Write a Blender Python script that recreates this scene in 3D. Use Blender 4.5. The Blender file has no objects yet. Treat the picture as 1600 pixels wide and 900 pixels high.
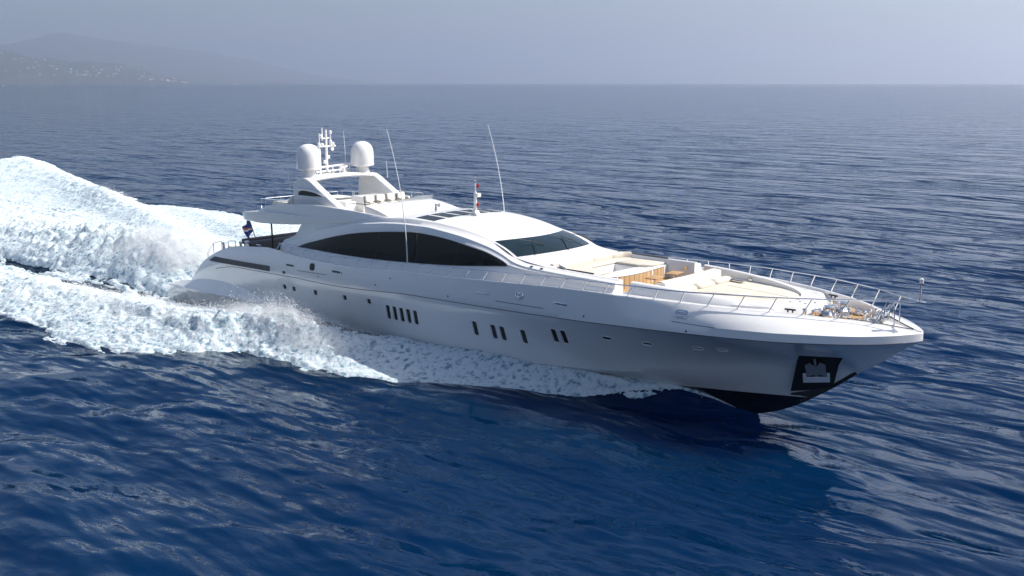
import bpy, bmesh, math, random
import numpy as np
from mathutils import Vector, Matrix
random.seed(7); RNG = np.random.default_rng(7)
C = bpy.context.scene.collection
SC = bpy.context.scene
R_ = math.radians

# ------------------------------------------------------------------ camera, sky, sun, exposure
# world frame: x = the yacht's forward direction, y = its port side, z = up, water level 0 (metres)
cam = bpy.data.cameras.new('camera'); cam_o = bpy.data.objects.new('camera', cam); C.objects.link(cam_o)
cam.sensor_width = 36.0; cam.lens = 1625.0 * 36 / 1600
cam.clip_start = 0.5; cam.clip_end = 250000
CAM = Vector((65.695, -41.244, 14.8)); AZ = 42.22357
cam_o.location = CAM; cam_o.rotation_euler = (R_(90 - 11.14032), 0, R_(AZ))
SC.camera = cam_o
SUN_EL, SUN_AZ = 47.0, 40.0            # azimuth from +y towards +x
world = bpy.data.worlds.new('World'); SC.world = world; world.use_nodes = True
wn = world.node_tree; wn.nodes.clear()
sky = wn.nodes.new('ShaderNodeTexSky'); sky.sky_type = 'NISHITA'; sky.sun_disc = False
sky.sun_elevation = R_(SUN_EL); sky.sun_rotation = R_(SUN_AZ)
sky.air_density = 1.0; sky.dust_density = 2.0; sky.ozone_density = 3.2
bg = wn.nodes.new('ShaderNodeBackground'); bg.inputs['Strength'].default_value = 0.10
wo = wn.nodes.new('ShaderNodeOutputWorld')
wn.links.new(sky.outputs[0], bg.inputs[0]); wn.links.new(bg.outputs[0], wo.inputs[0])
sun = bpy.data.lights.new('sun', 'SUN'); sun.energy = 5.0; sun.angle = R_(0.5); sun.color = (1.0, 0.95, 0.88)
sun_o = bpy.data.objects.new('sun', sun); C.objects.link(sun_o)
sd = Vector((math.sin(R_(SUN_AZ)) * math.cos(R_(SUN_EL)), math.cos(R_(SUN_AZ)) * math.cos(R_(SUN_EL)), math.sin(R_(SUN_EL))))
sun_o.rotation_euler = sd.to_track_quat('Z', 'Y').to_euler(); sun_o.location = (0, 60, 60)
SC.view_settings.view_transform = 'Standard'; SC.view_settings.look = 'None'
SC.view_settings.exposure = 0.44; SC.view_settings.gamma = 1.0; SC.view_settings.use_curve_mapping = False
SC.render.engine = 'CYCLES'
SC.cycles.use_denoising = True
SC.cycles.max_bounces = 6; SC.cycles.diffuse_bounces = 3; SC.cycles.glossy_bounces = 3
SC.cycles.volume_bounces = 3; SC.cycles.transparent_max_bounces = 8
SC.cycles.caustics_reflective = True; SC.cycles.blur_glossy = 1.0; SC.cycles.caustics_refractive = False
SC.cycles.sample_clamp_indirect = 6.0
HAZE = 5.8e-5

# ------------------------------------------------------------------ helpers
def sp(*pts):
    """monotone cubic through (x, v) points"""
    p = sorted(pts); X = np.array([a for a, b in p], float); Y = np.array([b for a, b in p], float)
    h = np.diff(X); d = np.diff(Y) / h; m = np.zeros(len(X))
    for i in range(1, len(X) - 1):
        if d[i - 1] * d[i] > 0:
            w1 = 2 * h[i] + h[i - 1]; w2 = h[i] + 2 * h[i - 1]
            m[i] = (w1 + w2) / (w1 / d[i - 1] + w2 / d[i])
    m[0] = d[0]; m[-1] = d[-1]
    def f(x):
        x = np.clip(np.asarray(x, float), X[0], X[-1]); i = np.clip(np.searchsorted(X, x) - 1, 0, len(h) - 1)
        t = (x - X[i]) / h[i]
        return ((1 + 2 * t) * (1 - t) ** 2 * Y[i] + t * (1 - t) ** 2 * h[i] * m[i] + t * t * (3 - 2 * t) * Y[i + 1] + t * t * (t - 1) * h[i] * m[i + 1])
    return f
def lin(*pts):
    p = sorted(pts); X = [a for a, b in p]; Y = [b for a, b in p]
    return lambda x: np.interp(x, X, Y)

class MB:
    def __init__(s): s.v = []; s.f = []
    def add(s, v, f):
        k = len(s.v); s.v += [tuple(map(float, q)) for q in v]; s.f += [tuple(i + k for i in q) for q in f]; return s
    def loft(s, rows, closed=False, cap=False):
        n = len(rows[0]); v = [q for r in rows for q in r]; f = []
        for i in range(len(rows) - 1):
            for j in range(n if closed else n - 1):
                a = i * n + j; b = i * n + (j + 1) % n
                f.append((a, b, b + n, a + n))
        if cap: f.append(tuple(range(n))[::-1]); f.append(tuple((len(rows) - 1) * n + j for j in range(n)))
        return s.add(v, f)
    def tube(s, pts, r, n=8, closed=False):
        P = [Vector(p) for p in pts]; m = len(P); rows = []; up = None
        for i, p in enumerate(P):
            if closed: t = P[(i + 1) % m] - P[i - 1]
            else: t = P[min(i + 1, m - 1)] - P[max(i - 1, 0)]
            t.normalize()
            if up is None: up = Vector((0, 0, 1)) if abs(t.z) < .9 else Vector((1, 0, 0))
            a = t.cross(up).normalized(); b = a.cross(t).normalized(); up = b
            rr = r[i] if hasattr(r, '__len__') else r
            rows.append([p + (a * math.cos(q) + b * math.sin(q)) * rr for q in np.linspace(0, 2 * math.pi, n, endpoint=False)])
        if closed: rows.append(rows[0]); return s.loft(rows, True)
        return s.loft(rows, True, True)
    def lathe(s, prof, c, n=20, axis='z'):
        rows = []
        for r, z in prof:
            row = []
            for q in np.linspace(0, 2 * math.pi, n, endpoint=False):
                u, w = r * math.cos(q), r * math.sin(q)
                row.append((c[0] + u, c[1] + w, c[2] + z) if axis == 'z' else (c[0] + z, c[1] + u, c[2] + w) if axis == 'x' else (c[0] + u, c[1] + z, c[2] + w))
            rows.append(row)
        return s.loft(rows, True, True)
    def box(s, c, d, r=0.0, rz=0.0, ry=0.0, seg=2):
        bm = bmesh.new(); bmesh.ops.create_cube(bm, size=1.0)
        for q in bm.verts: q.co = Vector((q.co.x * d[0], q.co.y * d[1], q.co.z * d[2]))
        if r > 0: bmesh.ops.bevel(bm, geom=bm.edges[:], offset=min(r, .49 * min(d)), segments=seg, affect='EDGES', profile=.5)
        M = Matrix.Translation(c) @ Matrix.Rotation(rz, 4, 'Z') @ Matrix.Rotation(ry, 4, 'Y')
        bm.transform(M); bm.verts.index_update()
        s.add([q.co for q in bm.verts], [[w.index for w in q.verts] for q in bm.faces]); bm.free(); return s
    def prism(s, poly, y0, y1, r=0.0, seg=3, plane='xz'):
        """extrude a 2-D outline between y0 and y1 (plane xz) or z0 and z1 (plane xy), edges of the two faces rounded"""
        bm = bmesh.new(); n = len(poly)
        mk = (lambda p, h: (p[0], h, p[1])) if plane == 'xz' else (lambda p, h: (p[0], p[1], h))
        a = [bm.verts.new(mk(p, y0)) for p in poly]; b = [bm.verts.new(mk(p, y1)) for p in poly]
        bm.faces.new(a); bm.faces.new(b[::-1])
        for i in range(n): bm.faces.new((a[i], b[i], b[(i + 1) % n], a[(i + 1) % n]))
        bmesh.ops.recalc_face_normals(bm, faces=bm.faces[:])
        if r > 0:
            S = set(a), set(b)
            ed = [e for e in bm.edges if all(v in S[0] for v in e.verts) or all(v in S[1] for v in e.verts)]
            bmesh.ops.bevel(bm, geom=ed, offset=r, segments=seg, affect='EDGES', profile=.5)
        bm.verts.index_update()
        s.add([q.co for q in bm.verts], [[w.index for w in q.verts] for q in bm.faces]); bm.free(); return s
    def mirrored(s):
        m = MB(); m.v = [(x, -y, z) for x, y, z in s.v]; m.f = [q[::-1] for q in s.f]; return m
    def both(s):
        m = s.mirrored(); return s.add(m.v, m.f)

def obj(name, mb, mat, parent=None, smooth=35, weld=True, recalc=True):
    me = bpy.data.meshes.new(name)
    bm = bmesh.new(); vs = [bm.verts.new(q) for q in mb.v]
    for q in mb.f:
        try: bm.faces.new([vs[i] for i in q])
        except ValueError: pass
    if weld: bmesh.ops.remove_doubles(bm, verts=bm.verts[:], dist=1e-5)
    if recalc: bmesh.ops.recalc_face_normals(bm, faces=bm.faces[:])
    bm.to_mesh(me); bm.free()
    if smooth:
        for p in me.polygons: p.use_smooth = True
        me.set_sharp_from_angle(angle=R_(smooth))
    for m in (mat if isinstance(mat, (list, tuple)) else [mat]): me.materials.append(m)
    o = bpy.data.objects.new(name, me); C.objects.link(o)
    if parent: attach(o, parent)
    return o
def attach(o, parent):
    o.parent = parent
    o.matrix_parent_inverse = Matrix.Translation(-parent.location) if parent.type == 'EMPTY' else Matrix.Identity(4)
def tag(o, label=None, cat=None, group=None, kind=None):
    for k, v in (('label', label), ('category', cat), ('group', group), ('kind', kind)):
        if v: o[k] = v
    return o
def thing(name, label, cat, loc=(0, 0, 0), group=None):
    o = bpy.data.objects.new(name, None); C.objects.link(o); o.location = loc; o.empty_display_size = .3
    bpy.context.view_layer.update(); return tag(o, label, cat, group)

def mat(name, col, rough=.4, metal=0., var=.06, scale=3., bump=0., bscale=40., coat=0., spec=.5, ior=None):
    m = bpy.data.materials.new(name); m.use_nodes = True; t = m.node_tree; p = t.nodes['Principled BSDF']
    p.inputs['Roughness'].default_value = rough; p.inputs['Metallic'].default_value = metal
    p.inputs['Coat Weight'].default_value = coat; p.inputs['Coat Roughness'].default_value = .05
    p.inputs['Specular IOR Level'].default_value = spec
    if ior: p.inputs['IOR'].default_value = ior
    tc = t.nodes.new('ShaderNodeTexCoord'); n = t.nodes.new('ShaderNodeTexNoise'); n.inputs['Scale'].default_value = scale; n.inputs['Detail'].default_value = 5
    t.links.new(tc.outputs['Object'], n.inputs['Vector'])
    mx = t.nodes.new('ShaderNodeMix'); mx.data_type = 'RGBA'
    mx.inputs['A'].default_value = (*[max(0, c * (1 - var)) for c in col], 1); mx.inputs['B'].default_value = (*[min(1, c * (1 + var)) for c in col], 1)
    t.links.new(n.outputs[0], mx.inputs['Factor']); t.links.new(mx.outputs['Result'], p.inputs['Base Color'])
    if bump:
        n2 = t.nodes.new('ShaderNodeTexNoise'); n2.inputs['Scale'].default_value = bscale; t.links.new(tc.outputs['Object'], n2.inputs['Vector'])
        b = t.nodes.new('ShaderNodeBump'); b.inputs['Strength'].default_value = bump; b.inputs['Distance'].default_value = .01
        t.links.new(n2.outputs[0], b.inputs['Height']); t.links.new(b.outputs[0], p.inputs['Normal'])
    return m
class N:
    """short-hand for building node trees"""
    def __init__(s, tree): s.t = tree
    def __call__(s, kind, ins=None, **at):
        n = s.t.nodes.new(kind)
        for k, v in at.items(): setattr(n, k, v)
        for k, v in (ins or {}).items():
            if isinstance(v, bpy.types.NodeSocket): s.t.links.new(v, n.inputs[k])
            else: n.inputs[k].default_value = v
        return n
    def math(s, op, a, b=0.0, clamp=False):
        n = s.t.nodes.new('ShaderNodeMath'); n.operation = op; n.use_clamp = clamp
        for i, v in enumerate((a, b)):
            if isinstance(v, bpy.types.NodeSocket): s.t.links.new(v, n.inputs[i])
            else: n.inputs[i].default_value = v
        return n.outputs[0]
    def mix(s, f, a, b):
        n = s.t.nodes.new('ShaderNodeMix'); n.data_type = 'RGBA'
        for k, v in (('Factor', f), ('A', a), ('B', b)):
            if isinstance(v, bpy.types.NodeSocket): s.t.links.new(v, n.inputs[k])
            else: n.inputs[k].default_value = v
        return n.outputs['Result']

WHITE = mat('white_gelcoat', (.80, .785, .76), .22, var=.02, scale=.6, coat=.35)
CREAM = mat('cream_vinyl', (.60, .545, .45), .6, var=.05, scale=2.5, bump=.25, bscale=9)
IVORY = mat('ivory_vinyl', (.74, .71, .62), .6, var=.05, bump=.2, bscale=12)
GREYV = mat('grey_vinyl', (.11, .11, .12), .6, var=.12)
CHROME = mat('polished_steel', (.72, .72, .73), .16, 1.0, var=.08, scale=20)
BLACK = mat('black_rubber', (.012, .012, .013), .45, var=.2)
DARKGLASS = mat('tinted_glass', (.010, .009, .007), .03, var=.6, scale=.5, spec=.35)
PORTGLASS = mat('porthole_glass', (.030, .033, .036), .15, var=.3, spec=.4)
ALLOY = mat('brushed_alloy', (.74, .75, .76), .45, .1, var=.2, scale=14, bump=.2)
SCREEN = mat('windscreen_glass', (.008, .020, .026), .03, var=.6, scale=1.2, spec=.3)
GREYP = mat('grey_paint', (.16, .165, .17), .35, var=.08)
SLOT = mat('slot_recess', (.05, .052, .055), .4, var=.1)
REDP = mat('red_lens', (.35, .03, .04), .2, var=.1)

def teak_mat(name, plank, axis, ca=(.36, .21, .095, 1), cb=(.52, .34, .17, 1)):
    m = bpy.data.materials.new(name); m.use_nodes = True; t = m.node_tree; n = N(t); p = t.nodes['Principled BSDF']
    tc = n('ShaderNodeTexCoord'); sx = n('ShaderNodeSeparateXYZ', {0: tc.outputs['Object']})
    a = n.math('DIVIDE', sx.outputs[axis], plank); fr = n.math('FRACT', a); cell = n.math('FLOOR', a)
    wn_ = n('ShaderNodeTexWhiteNoise', {'W': cell}, noise_dimensions='1D')
    st = n('ShaderNodeMapping', {'Vector': tc.outputs['Object'], 'Scale': (2, 2, 2)})
    ns = n('ShaderNodeTexNoise', {'Vector': st.outputs[0], 'Scale': 6., 'Detail': 6.})
    f = n.math('ADD', n.math('MULTIPLY', wn_.outputs['Value'], .6), n.math('MULTIPLY', ns.outputs[0], .4))
    col = n.mix(f, ca, cb)
    gap = n.math('LESS_THAN', fr, .09)
    t.links.new(n.mix(gap, col, (.06, .03, .015, 1)), p.inputs['Base Color']); p.inputs['Roughness'].default_value = .55
    return m
TEAK = teak_mat('teak_slats', .12, 2)
TEAKDECK = teak_mat('teak_deck', .09, 1)
TEAKDECK.node_tree.nodes['Principled BSDF'].inputs['Roughness'].default_value = .7
for nd in TEAKDECK.node_tree.nodes:
    if nd.type == 'MIX' and not nd.inputs['Factor'].is_linked: pass

# hull paint: pale gelcoat with black antifouling below the boot line
def hull_mat():
    m = bpy.data.materials.new('hull_paint'); m.use_nodes = True; t = m.node_tree; n = N(t); p = t.nodes['Principled BSDF']
    g = n('ShaderNodeTexCoord'); s = n('ShaderNodeSeparateXYZ', {0: g.outputs['Object']})
    line = n.math('SUBTRACT', s.outputs[2], n.math('MULTIPLY_ADD', s.outputs[0], .033))
    line.node.inputs[1].default_value = 0
    ma = t.nodes.new('ShaderNodeMath'); ma.operation = 'MULTIPLY_ADD'; t.links.new(s.outputs[0], ma.inputs[0]); ma.inputs[1].default_value = .033; ma.inputs[2].default_value = -.235
    d = n.math('SUBTRACT', s.outputs[2], ma.outputs[0])
    k = n.math('GREATER_THAN', d, 0.0)
    ns = n('ShaderNodeTexNoise', {'Vector': g.outputs['Object'], 'Scale': .5, 'Detail': 4.})
    top = n.mix(ns.outputs[0], (.76, .745, .72, 1), (.81, .795, .77, 1))
    t.links.new(n.mix(k, (.010, .010, .011, 1), top), p.inputs['Base Color'])
    p.inputs['Roughness'].default_value = .16; p.inputs['Coat Weight'].default_value = .7; p.inputs['Coat Roughness'].default_value = .04
    return m
HULL = hull_mat()

# ------------------------------------------------------------------ the sea (FFT waves, measured in metres)
def fft_tile(n, L, wind, lmin, slope_rms, seed, dirv=(0, -1), spread=2):
    rng = np.random.default_rng(seed); k = 2 * np.pi * np.fft.fftfreq(n, L / n); kx, ky = np.meshgrid(k, k, indexing='ij')
    kk = np.hypot(kx, ky); kk[0, 0] = 1; Lw = wind ** 2 / 9.81
    c = np.abs(kx * dirv[0] + ky * dirv[1]) / kk
    P = np.exp(-1 / (kk * Lw) ** 2) / kk ** 4 * (.04 + c ** spread) * np.exp(-(kk * lmin / (2 * np.pi)) ** 2); P[0, 0] = 0
    H = (rng.normal(size=(n, n)) + 1j * rng.normal(size=(n, n))) * np.sqrt(P)
    h = np.real(np.fft.ifft2(H)); gx, gy = np.gradient(h, L / n)
    return h * slope_rms / math.sqrt((gx ** 2 + gy ** 2).mean())
def tile_at(T, L, x, y):
    n = T.shape[0]; u = (x / L * n); v = (y / L * n); i = np.floor(u).astype(int); j = np.floor(v).astype(int); a = u - i; b = v - j
    i0, i1, j0, j1 = i % n, (i + 1) % n, j % n, (j + 1) % n
    return (T[i0, j0] * (1 - a) * (1 - b) + T[i1, j0] * a * (1 - b) + T[i0, j1] * (1 - a) * b + T[i1, j1] * a * b)
TA = fft_tile(512, 92., 3.9, 1.3, .10, 3, (.25, -.97), 3)
TB = fft_tile(256, 310., 6.5, 9.0, .035, 5, (-.2, -.98), 4)
def vnoise(x, y, seed=0):
    """smooth value noise, period 4096"""
    rng = np.random.default_rng(seed); T = rng.random((256, 256)); i = np.floor(x).astype(int); j = np.floor(y).astype(int); a = x - i; b = y - j
    a = a * a * a * (a * (6 * a - 15) + 10); b = b * b * b * (b * (6 * b - 15) + 10)
    g = lambda p, q: T[p % 256, q % 256]
    return g(i, j) * (1 - a) * (1 - b) + g(i + 1, j) * a * (1 - b) + g(i, j + 1) * (1 - a) * b + g(i + 1, j + 1) * a * b
def fbm(x, y, sx, sy, octv, seed, gain=.5, billow=False):
    s = 0; A = 1; tot = 0; ca, sa = math.cos(.6), math.sin(.6); x = x / sx; y = y / sy
    for o in range(octv):
        n = vnoise(x + 17.3 * o, y + 9.1 * o, seed + o)
        if billow: n = np.abs(2 * n - 1)
        s = s + A * n; tot += A; A *= gain; x, y = (x * ca - y * sa) * 2.03, (x * sa + y * ca) * 2.03
    return s / tot
sm = lambda a, b, x: (lambda t: t * t * (3 - 2 * t))(np.clip((x - a) / (b - a), 0, 1))

# hull plan at the water, needed by the wake too
hullb = sp((-.6, 4.25), (10, 4.4), (20, 4.4), (28, 4.02), (33, 3.6), (36, 3.05), (39, 2.35), (40, 1.95), (41, 1.4), (42, .7), (43, 0.0), (60, 0.))
outer_s = sp((43, 0.3), (42, 1.3), (41, 2.2), (40, 2.9), (38, 3.5), (37, 3.75), (35, 4.5), (33, 5.3), (30, 6.6), (27, 8.3), (25, 9.3), (20, 9.7), (17, 10.6), (14.5, 13.0), (11, 14.3), (7, 15.3), (0, 14.8), (-20, 18), (-60, 26), (-135, 44), (-220, 66))
outer_p = sp((43, 0.3), (42, 1.3), (41, 2.2), (40, 2.9), (38, 3.5), (37, 3.75), (35, 4.5), (33, 5.3), (30, 6.6), (25, 9.0), (17, 11), (8, 14), (0, 18), (-10, 21), (-24, 24.3), (-42, 24.6), (-55, 24.6), (-66, 27), (-85, 32), (-100, 35.5), (-135, 45.5), (-220, 70))
inner_w = sp((43, 0), (10, 4.5), (6, 4.75), (2, 5.0), (-3, 6.0), (-12, 6.7), (-20, 8.0), (-60, 13), (-220, 34))
crest_h = sp((43.4, .0), (42.5, .2), (41.5, .65), (40.5, .95), (39, 1.08), (36, 1.08), (33, 1.02), (29, 1.0), (25, 1.05), (22, 1.45), (19, 1.8), (15.5, 1.75), (12, 1.3), (7, 1.05), (0, .85), (-12, .7), (-40, .6), (-90, .8), (-130, .9), (-220, .4))
wash_w = sp((0.5, 3.5), (-10, 4.0), (-30, 5.6), (-60, 9), (-120, 15), (-220, 26))
wash_h = sp((0.5, .1), (-2, .7), (-5, 1.7), (-10, 2.3), (-17, 2.25), (-28, 1.7), (-45, 1.1), (-80, .7), (-220, .25))
def wake(x, y):
    """(smooth wave height of the wake, how much foam 0..1)"""
    ay = np.abs(y); out = np.where(y < 0, outer_s(x), outer_p(x)); inn = np.where(x > 6, hullb(x), inner_w(x))
    v = (ay - inn) / np.maximum(out - inn, .3)
    vc = np.interp(x, [-60, -5, 8, 13, 20, 24, 30, 40], [.55, .5, .46, .42, .42, .2, .02, .0]); wd = np.interp(x, [-60, 8, 20, 26, 40], [.35, .33, .33, .5, .62])
    hb = crest_h(x) * np.exp(-((np.maximum(v, np.where(x > 26, 0, -9)) - vc) / wd) ** 2) * (1 - sm(.8, 1.25, v)) * (x < 43.4)
    vd = (ay - inn) / np.maximum((out - inn) * (1 - .75 * sm(35.5, 39.6, x)), .10)
    d = sm(-.12, .08, v) * (1 - sm(.80, 1.12, vd)) * sm(40.6, 38.8, x)
    d = np.where((x < 9) & (x > -1), d * sm(.0, 1.1, ay - hullb(x)), d)
    hw = wash_h(x) * np.exp(-(ay / np.maximum(wash_w(x), .1)) ** 2 * 1.1) * (x < .5)
    dw = (1 - sm(.8, 1.35, ay / np.maximum(wash_w(x), .1))) * sm(.6, -1.2, x)
    mid = np.where((v < .1) & (x < 0), np.where(y > 0, .62, np.interp(x, [-60, -35, -10, 0], [.42, .34, .26, .12])), 0)
    trough = -.35 * np.exp(-((ay - np.maximum(wash_w(x) + 1.2, 0)) / 1.5) ** 2) * sm(2, -3, x) * sm(-70, -20, x) * (y < 0)
    yr = 6.5 + .285 * np.maximum(-x - 12, 0); rd = .85 * np.exp(-((y - yr) / (1.5 + .018 * np.maximum(-x, 0))) ** 2) * sm(-9, -18, x) * sm(-200, -110, x)
    tr2 = -.45 * np.exp(-((y - yr - 3.6 - .02 * np.maximum(-x, 0)) / 2.2) ** 2) * sm(-9, -18, x) * sm(-160, -90, x)
    mid = mid * (1 - .55 * np.exp(-((y - yr - 3.6) / 2.0) ** 2)) ; mid = np.maximum(mid, .9 * np.clip(rd, 0, 1))
    return hb + hw + trough + rd + tr2, np.maximum(np.maximum(d, dw), mid)
def sea(x, y, cell=.2):
    a = np.clip(1.6 - cell / 1.4, 0, 1); b = np.clip(1.6 - cell / 7., 0, 1)
    return tile_at(TA, 92., x, y) * a + tile_at(TB, 310., x * .94 + y * .34, y * .94 - x * .34) * b
def axis(lo, hi, step, far_lo, far_hi, g):
    a = list(np.arange(lo, hi + step / 2, step)); s = step
    while a[-1] < far_hi: s *= g; a.append(a[-1] + s)
    s = step; b = [lo]
    while b[-1] > far_lo: s *= g; b.append(b[-1] - s)
    return np.array(b[:0:-1] + a)
def grid_mesh(name, X, Y, Z, m, keep=None, attr=None, smooth=True):
    nx, ny = X.shape; idx = np.arange(nx * ny).reshape(nx, ny)
    q = np.stack([idx[:-1, :-1], idx[1:, :-1], idx[1:, 1:], idx[:-1, 1:]], -1).reshape(-1, 4)
    co = np.stack([X, Y, Z], -1).reshape(-1, 3)
    if keep is not None:
        k = keep.reshape(-1); q = q[k[q].any(1)]; used = np.unique(q); re = np.full(nx * ny, -1); re[used] = np.arange(len(used)); q = re[q]; co = co[used]
        if attr is not None: attr = attr.reshape(-1)[used]
    me = bpy.data.meshes.new(name); me.vertices.add(len(co)); me.vertices.foreach_set('co', co.astype(np.float32).ravel())
    me.loops.add(q.size); me.loops.foreach_set('vertex_index', q.astype(np.int32).ravel())
    me.polygons.add(len(q)); me.polygons.foreach_set('loop_start', np.arange(0, q.size, 4, dtype=np.int32))
    if smooth: me.polygons.foreach_set('use_smooth', np.ones(len(q), bool))
    if attr is not None:
        at = me.attributes.new('density', 'FLOAT', 'POINT'); at.data.foreach_set('value', attr.astype(np.float32).ravel())
    me.update(calc_edges=True); me.materials.append(m)
    o = bpy.data.objects.new(name, me); C.objects.link(o); return o

def water_mat():
    m = bpy.data.materials.new('sea_water'); m.use_nodes = True; t = m.node_tree; n = N(t); p = t.nodes['Principled BSDF']
    tc = n('ShaderNodeTexCoord')
    def noise(sc, detail, seed, rot=0.0):
        mp = n('ShaderNodeMapping', {'Vector': tc.outputs['Object'], 'Scale': sc, 'Location': (seed, seed, 0), 'Rotation': (0, 0, rot)})
        return n('ShaderNodeTexNoise', {'Vector': mp.outputs[0], 'Scale': 1., 'Detail': detail, 'Roughness': .55}).outputs[0]
    h = n.math('MULTIPLY', noise((.05, .16, 1), 3., 3., .15), 2.2)
    h = n.math('ADD', h, n.math('MULTIPLY', noise((.20, .55, 1), 2., 11., -.25), .60))
    h = n.math('ADD', h, n.math('MULTIPLY', noise((.9, 2.0, 1), 3., 23., .3), .06))
    b = n('ShaderNodeBump', {'Height': h, 'Strength': 1.0, 'Distance': 1.0})
    t.links.new(b.outputs[0], p.inputs['Normal'])
    big = noise((.012, .03, 1), 3., 41.)
    t.links.new(n.mix(big, (.0002, .0108, .040, 1), (.0004, .018, .061, 1)), p.inputs['Base Color'])
    p.subsurface_method = 'BURLEY'; p.inputs['Subsurface Weight'].default_value = 1.0; p.inputs['Subsurface Radius'].default_value = (1.5, 5, 9); p.inputs['Subsurface Scale'].default_value = 1.0
    p.inputs['Roughness'].default_value = .045; p.inputs['IOR'].default_value = 1.333; p.inputs['Specular IOR Level'].default_value = .31; p.inputs['Specular Tint'].default_value = (.74, .90, 1, 1)
    return m
WATER = water_mat()
xa = axis(-28, 62, .2, -60000, 20000, 1.035); ya = axis(-31, 28, .2, -20000, 60000, 1.035)
X, Y = np.meshgrid(xa, ya, indexing='ij')
cx = np.gradient(xa)[:, None]; cy = np.gradient(ya)[None, :]; cell = np.maximum(cx, cy)
hw, dens = wake(X, Y)
Z = sea(X, Y, cell) * (1 - .5 * np.clip(dens, 0, 1)) + hw * np.clip(1.5 - cell / 3, 0, 1)
tag(grid_mesh('water', X, Y, Z, WATER), 'deep blue open sea with small ripples all around the yacht', None, None, 'structure')

# foam: sheets of churned white water that rise out of the sea where the hull breaks it
def foam_mat():
    m = bpy.data.materials.new('foam'); m.use_nodes = True; t = m.node_tree; n = N(t); p = t.nodes['Principled BSDF']
    tc = n('ShaderNodeTexCoord'); at = n('ShaderNodeAttribute', attribute_name='density')
    a = n('ShaderNodeTexNoise', {'Vector': tc.outputs['Object'], 'Scale': 3.2, 'Detail': 8., 'Roughness': .72}).outputs[0]
    vo = n('ShaderNodeTexVoronoi', {'Vector': n('ShaderNodeVectorMath', {0: tc.outputs['Object'], 1: n('ShaderNodeVectorMath', {0: n('ShaderNodeTexNoise', {'Vector': tc.outputs['Object'], 'Scale': 1.1, 'Detail': 3.}).outputs[1], 'Scale': 1.2}, operation='SCALE').outputs[0]}, operation='ADD').outputs[0], 'Scale': 1.9}, feature='DISTANCE_TO_EDGE').outputs[0]
    f = n.math('ADD', n.math('MULTIPLY', at.outputs['Fac'], .85), n.math('MULTIPLY', n.math('SUBTRACT', a, .5), 1.05))
    f = n.math('ADD', n.math('SUBTRACT', f, n.math('MULTIPLY', n.math('MINIMUM', vo, .4), .42)), .21)
    cr = n('ShaderNodeValToRGB', {0: f}); e = cr.color_ramp
    e.elements[0].position = .0; e.elements[0].color = (.16, .28, .36, 1); e.elements[1].position = .36; e.elements[1].color = (.78, .79, .80, 1)
    q = e.elements.new(.14); q.color = (.62, .72, .76, 1)
    t.links.new(cr.outputs[0], p.inputs['Base Color']); p.inputs['Roughness'].default_value = .8; p.inputs['Specular IOR Level'].default_value = .15
    b2 = n('ShaderNodeTexNoise', {'Vector': tc.outputs['Object'], 'Scale': 5., 'Detail': 8., 'Roughness': .75}).outputs[0]
    b = n('ShaderNodeBump', {'Height': b2, 'Strength': .8, 'Distance': .18}); t.links.new(b.outputs[0], p.inputs['Normal'])
    return m
FOAM = foam_mat()
env0 = sp((-12, -.8), (0, -.4), (6, .1), (9, .25), (11, .45), (13, .9), (15, 1.25), (17, 1.1), (19, .65), (21, .6), (23, .75), (26, .95), (30, 1.12), (34, 1.3), (44, 1.3))
envs = sp((-12, .34), (0, .33), (6, .27), (11, .25), (13, .2), (15, .15), (17, .27), (19, .5), (21, .5), (23, .36), (26, .33), (44, .33))
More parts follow.
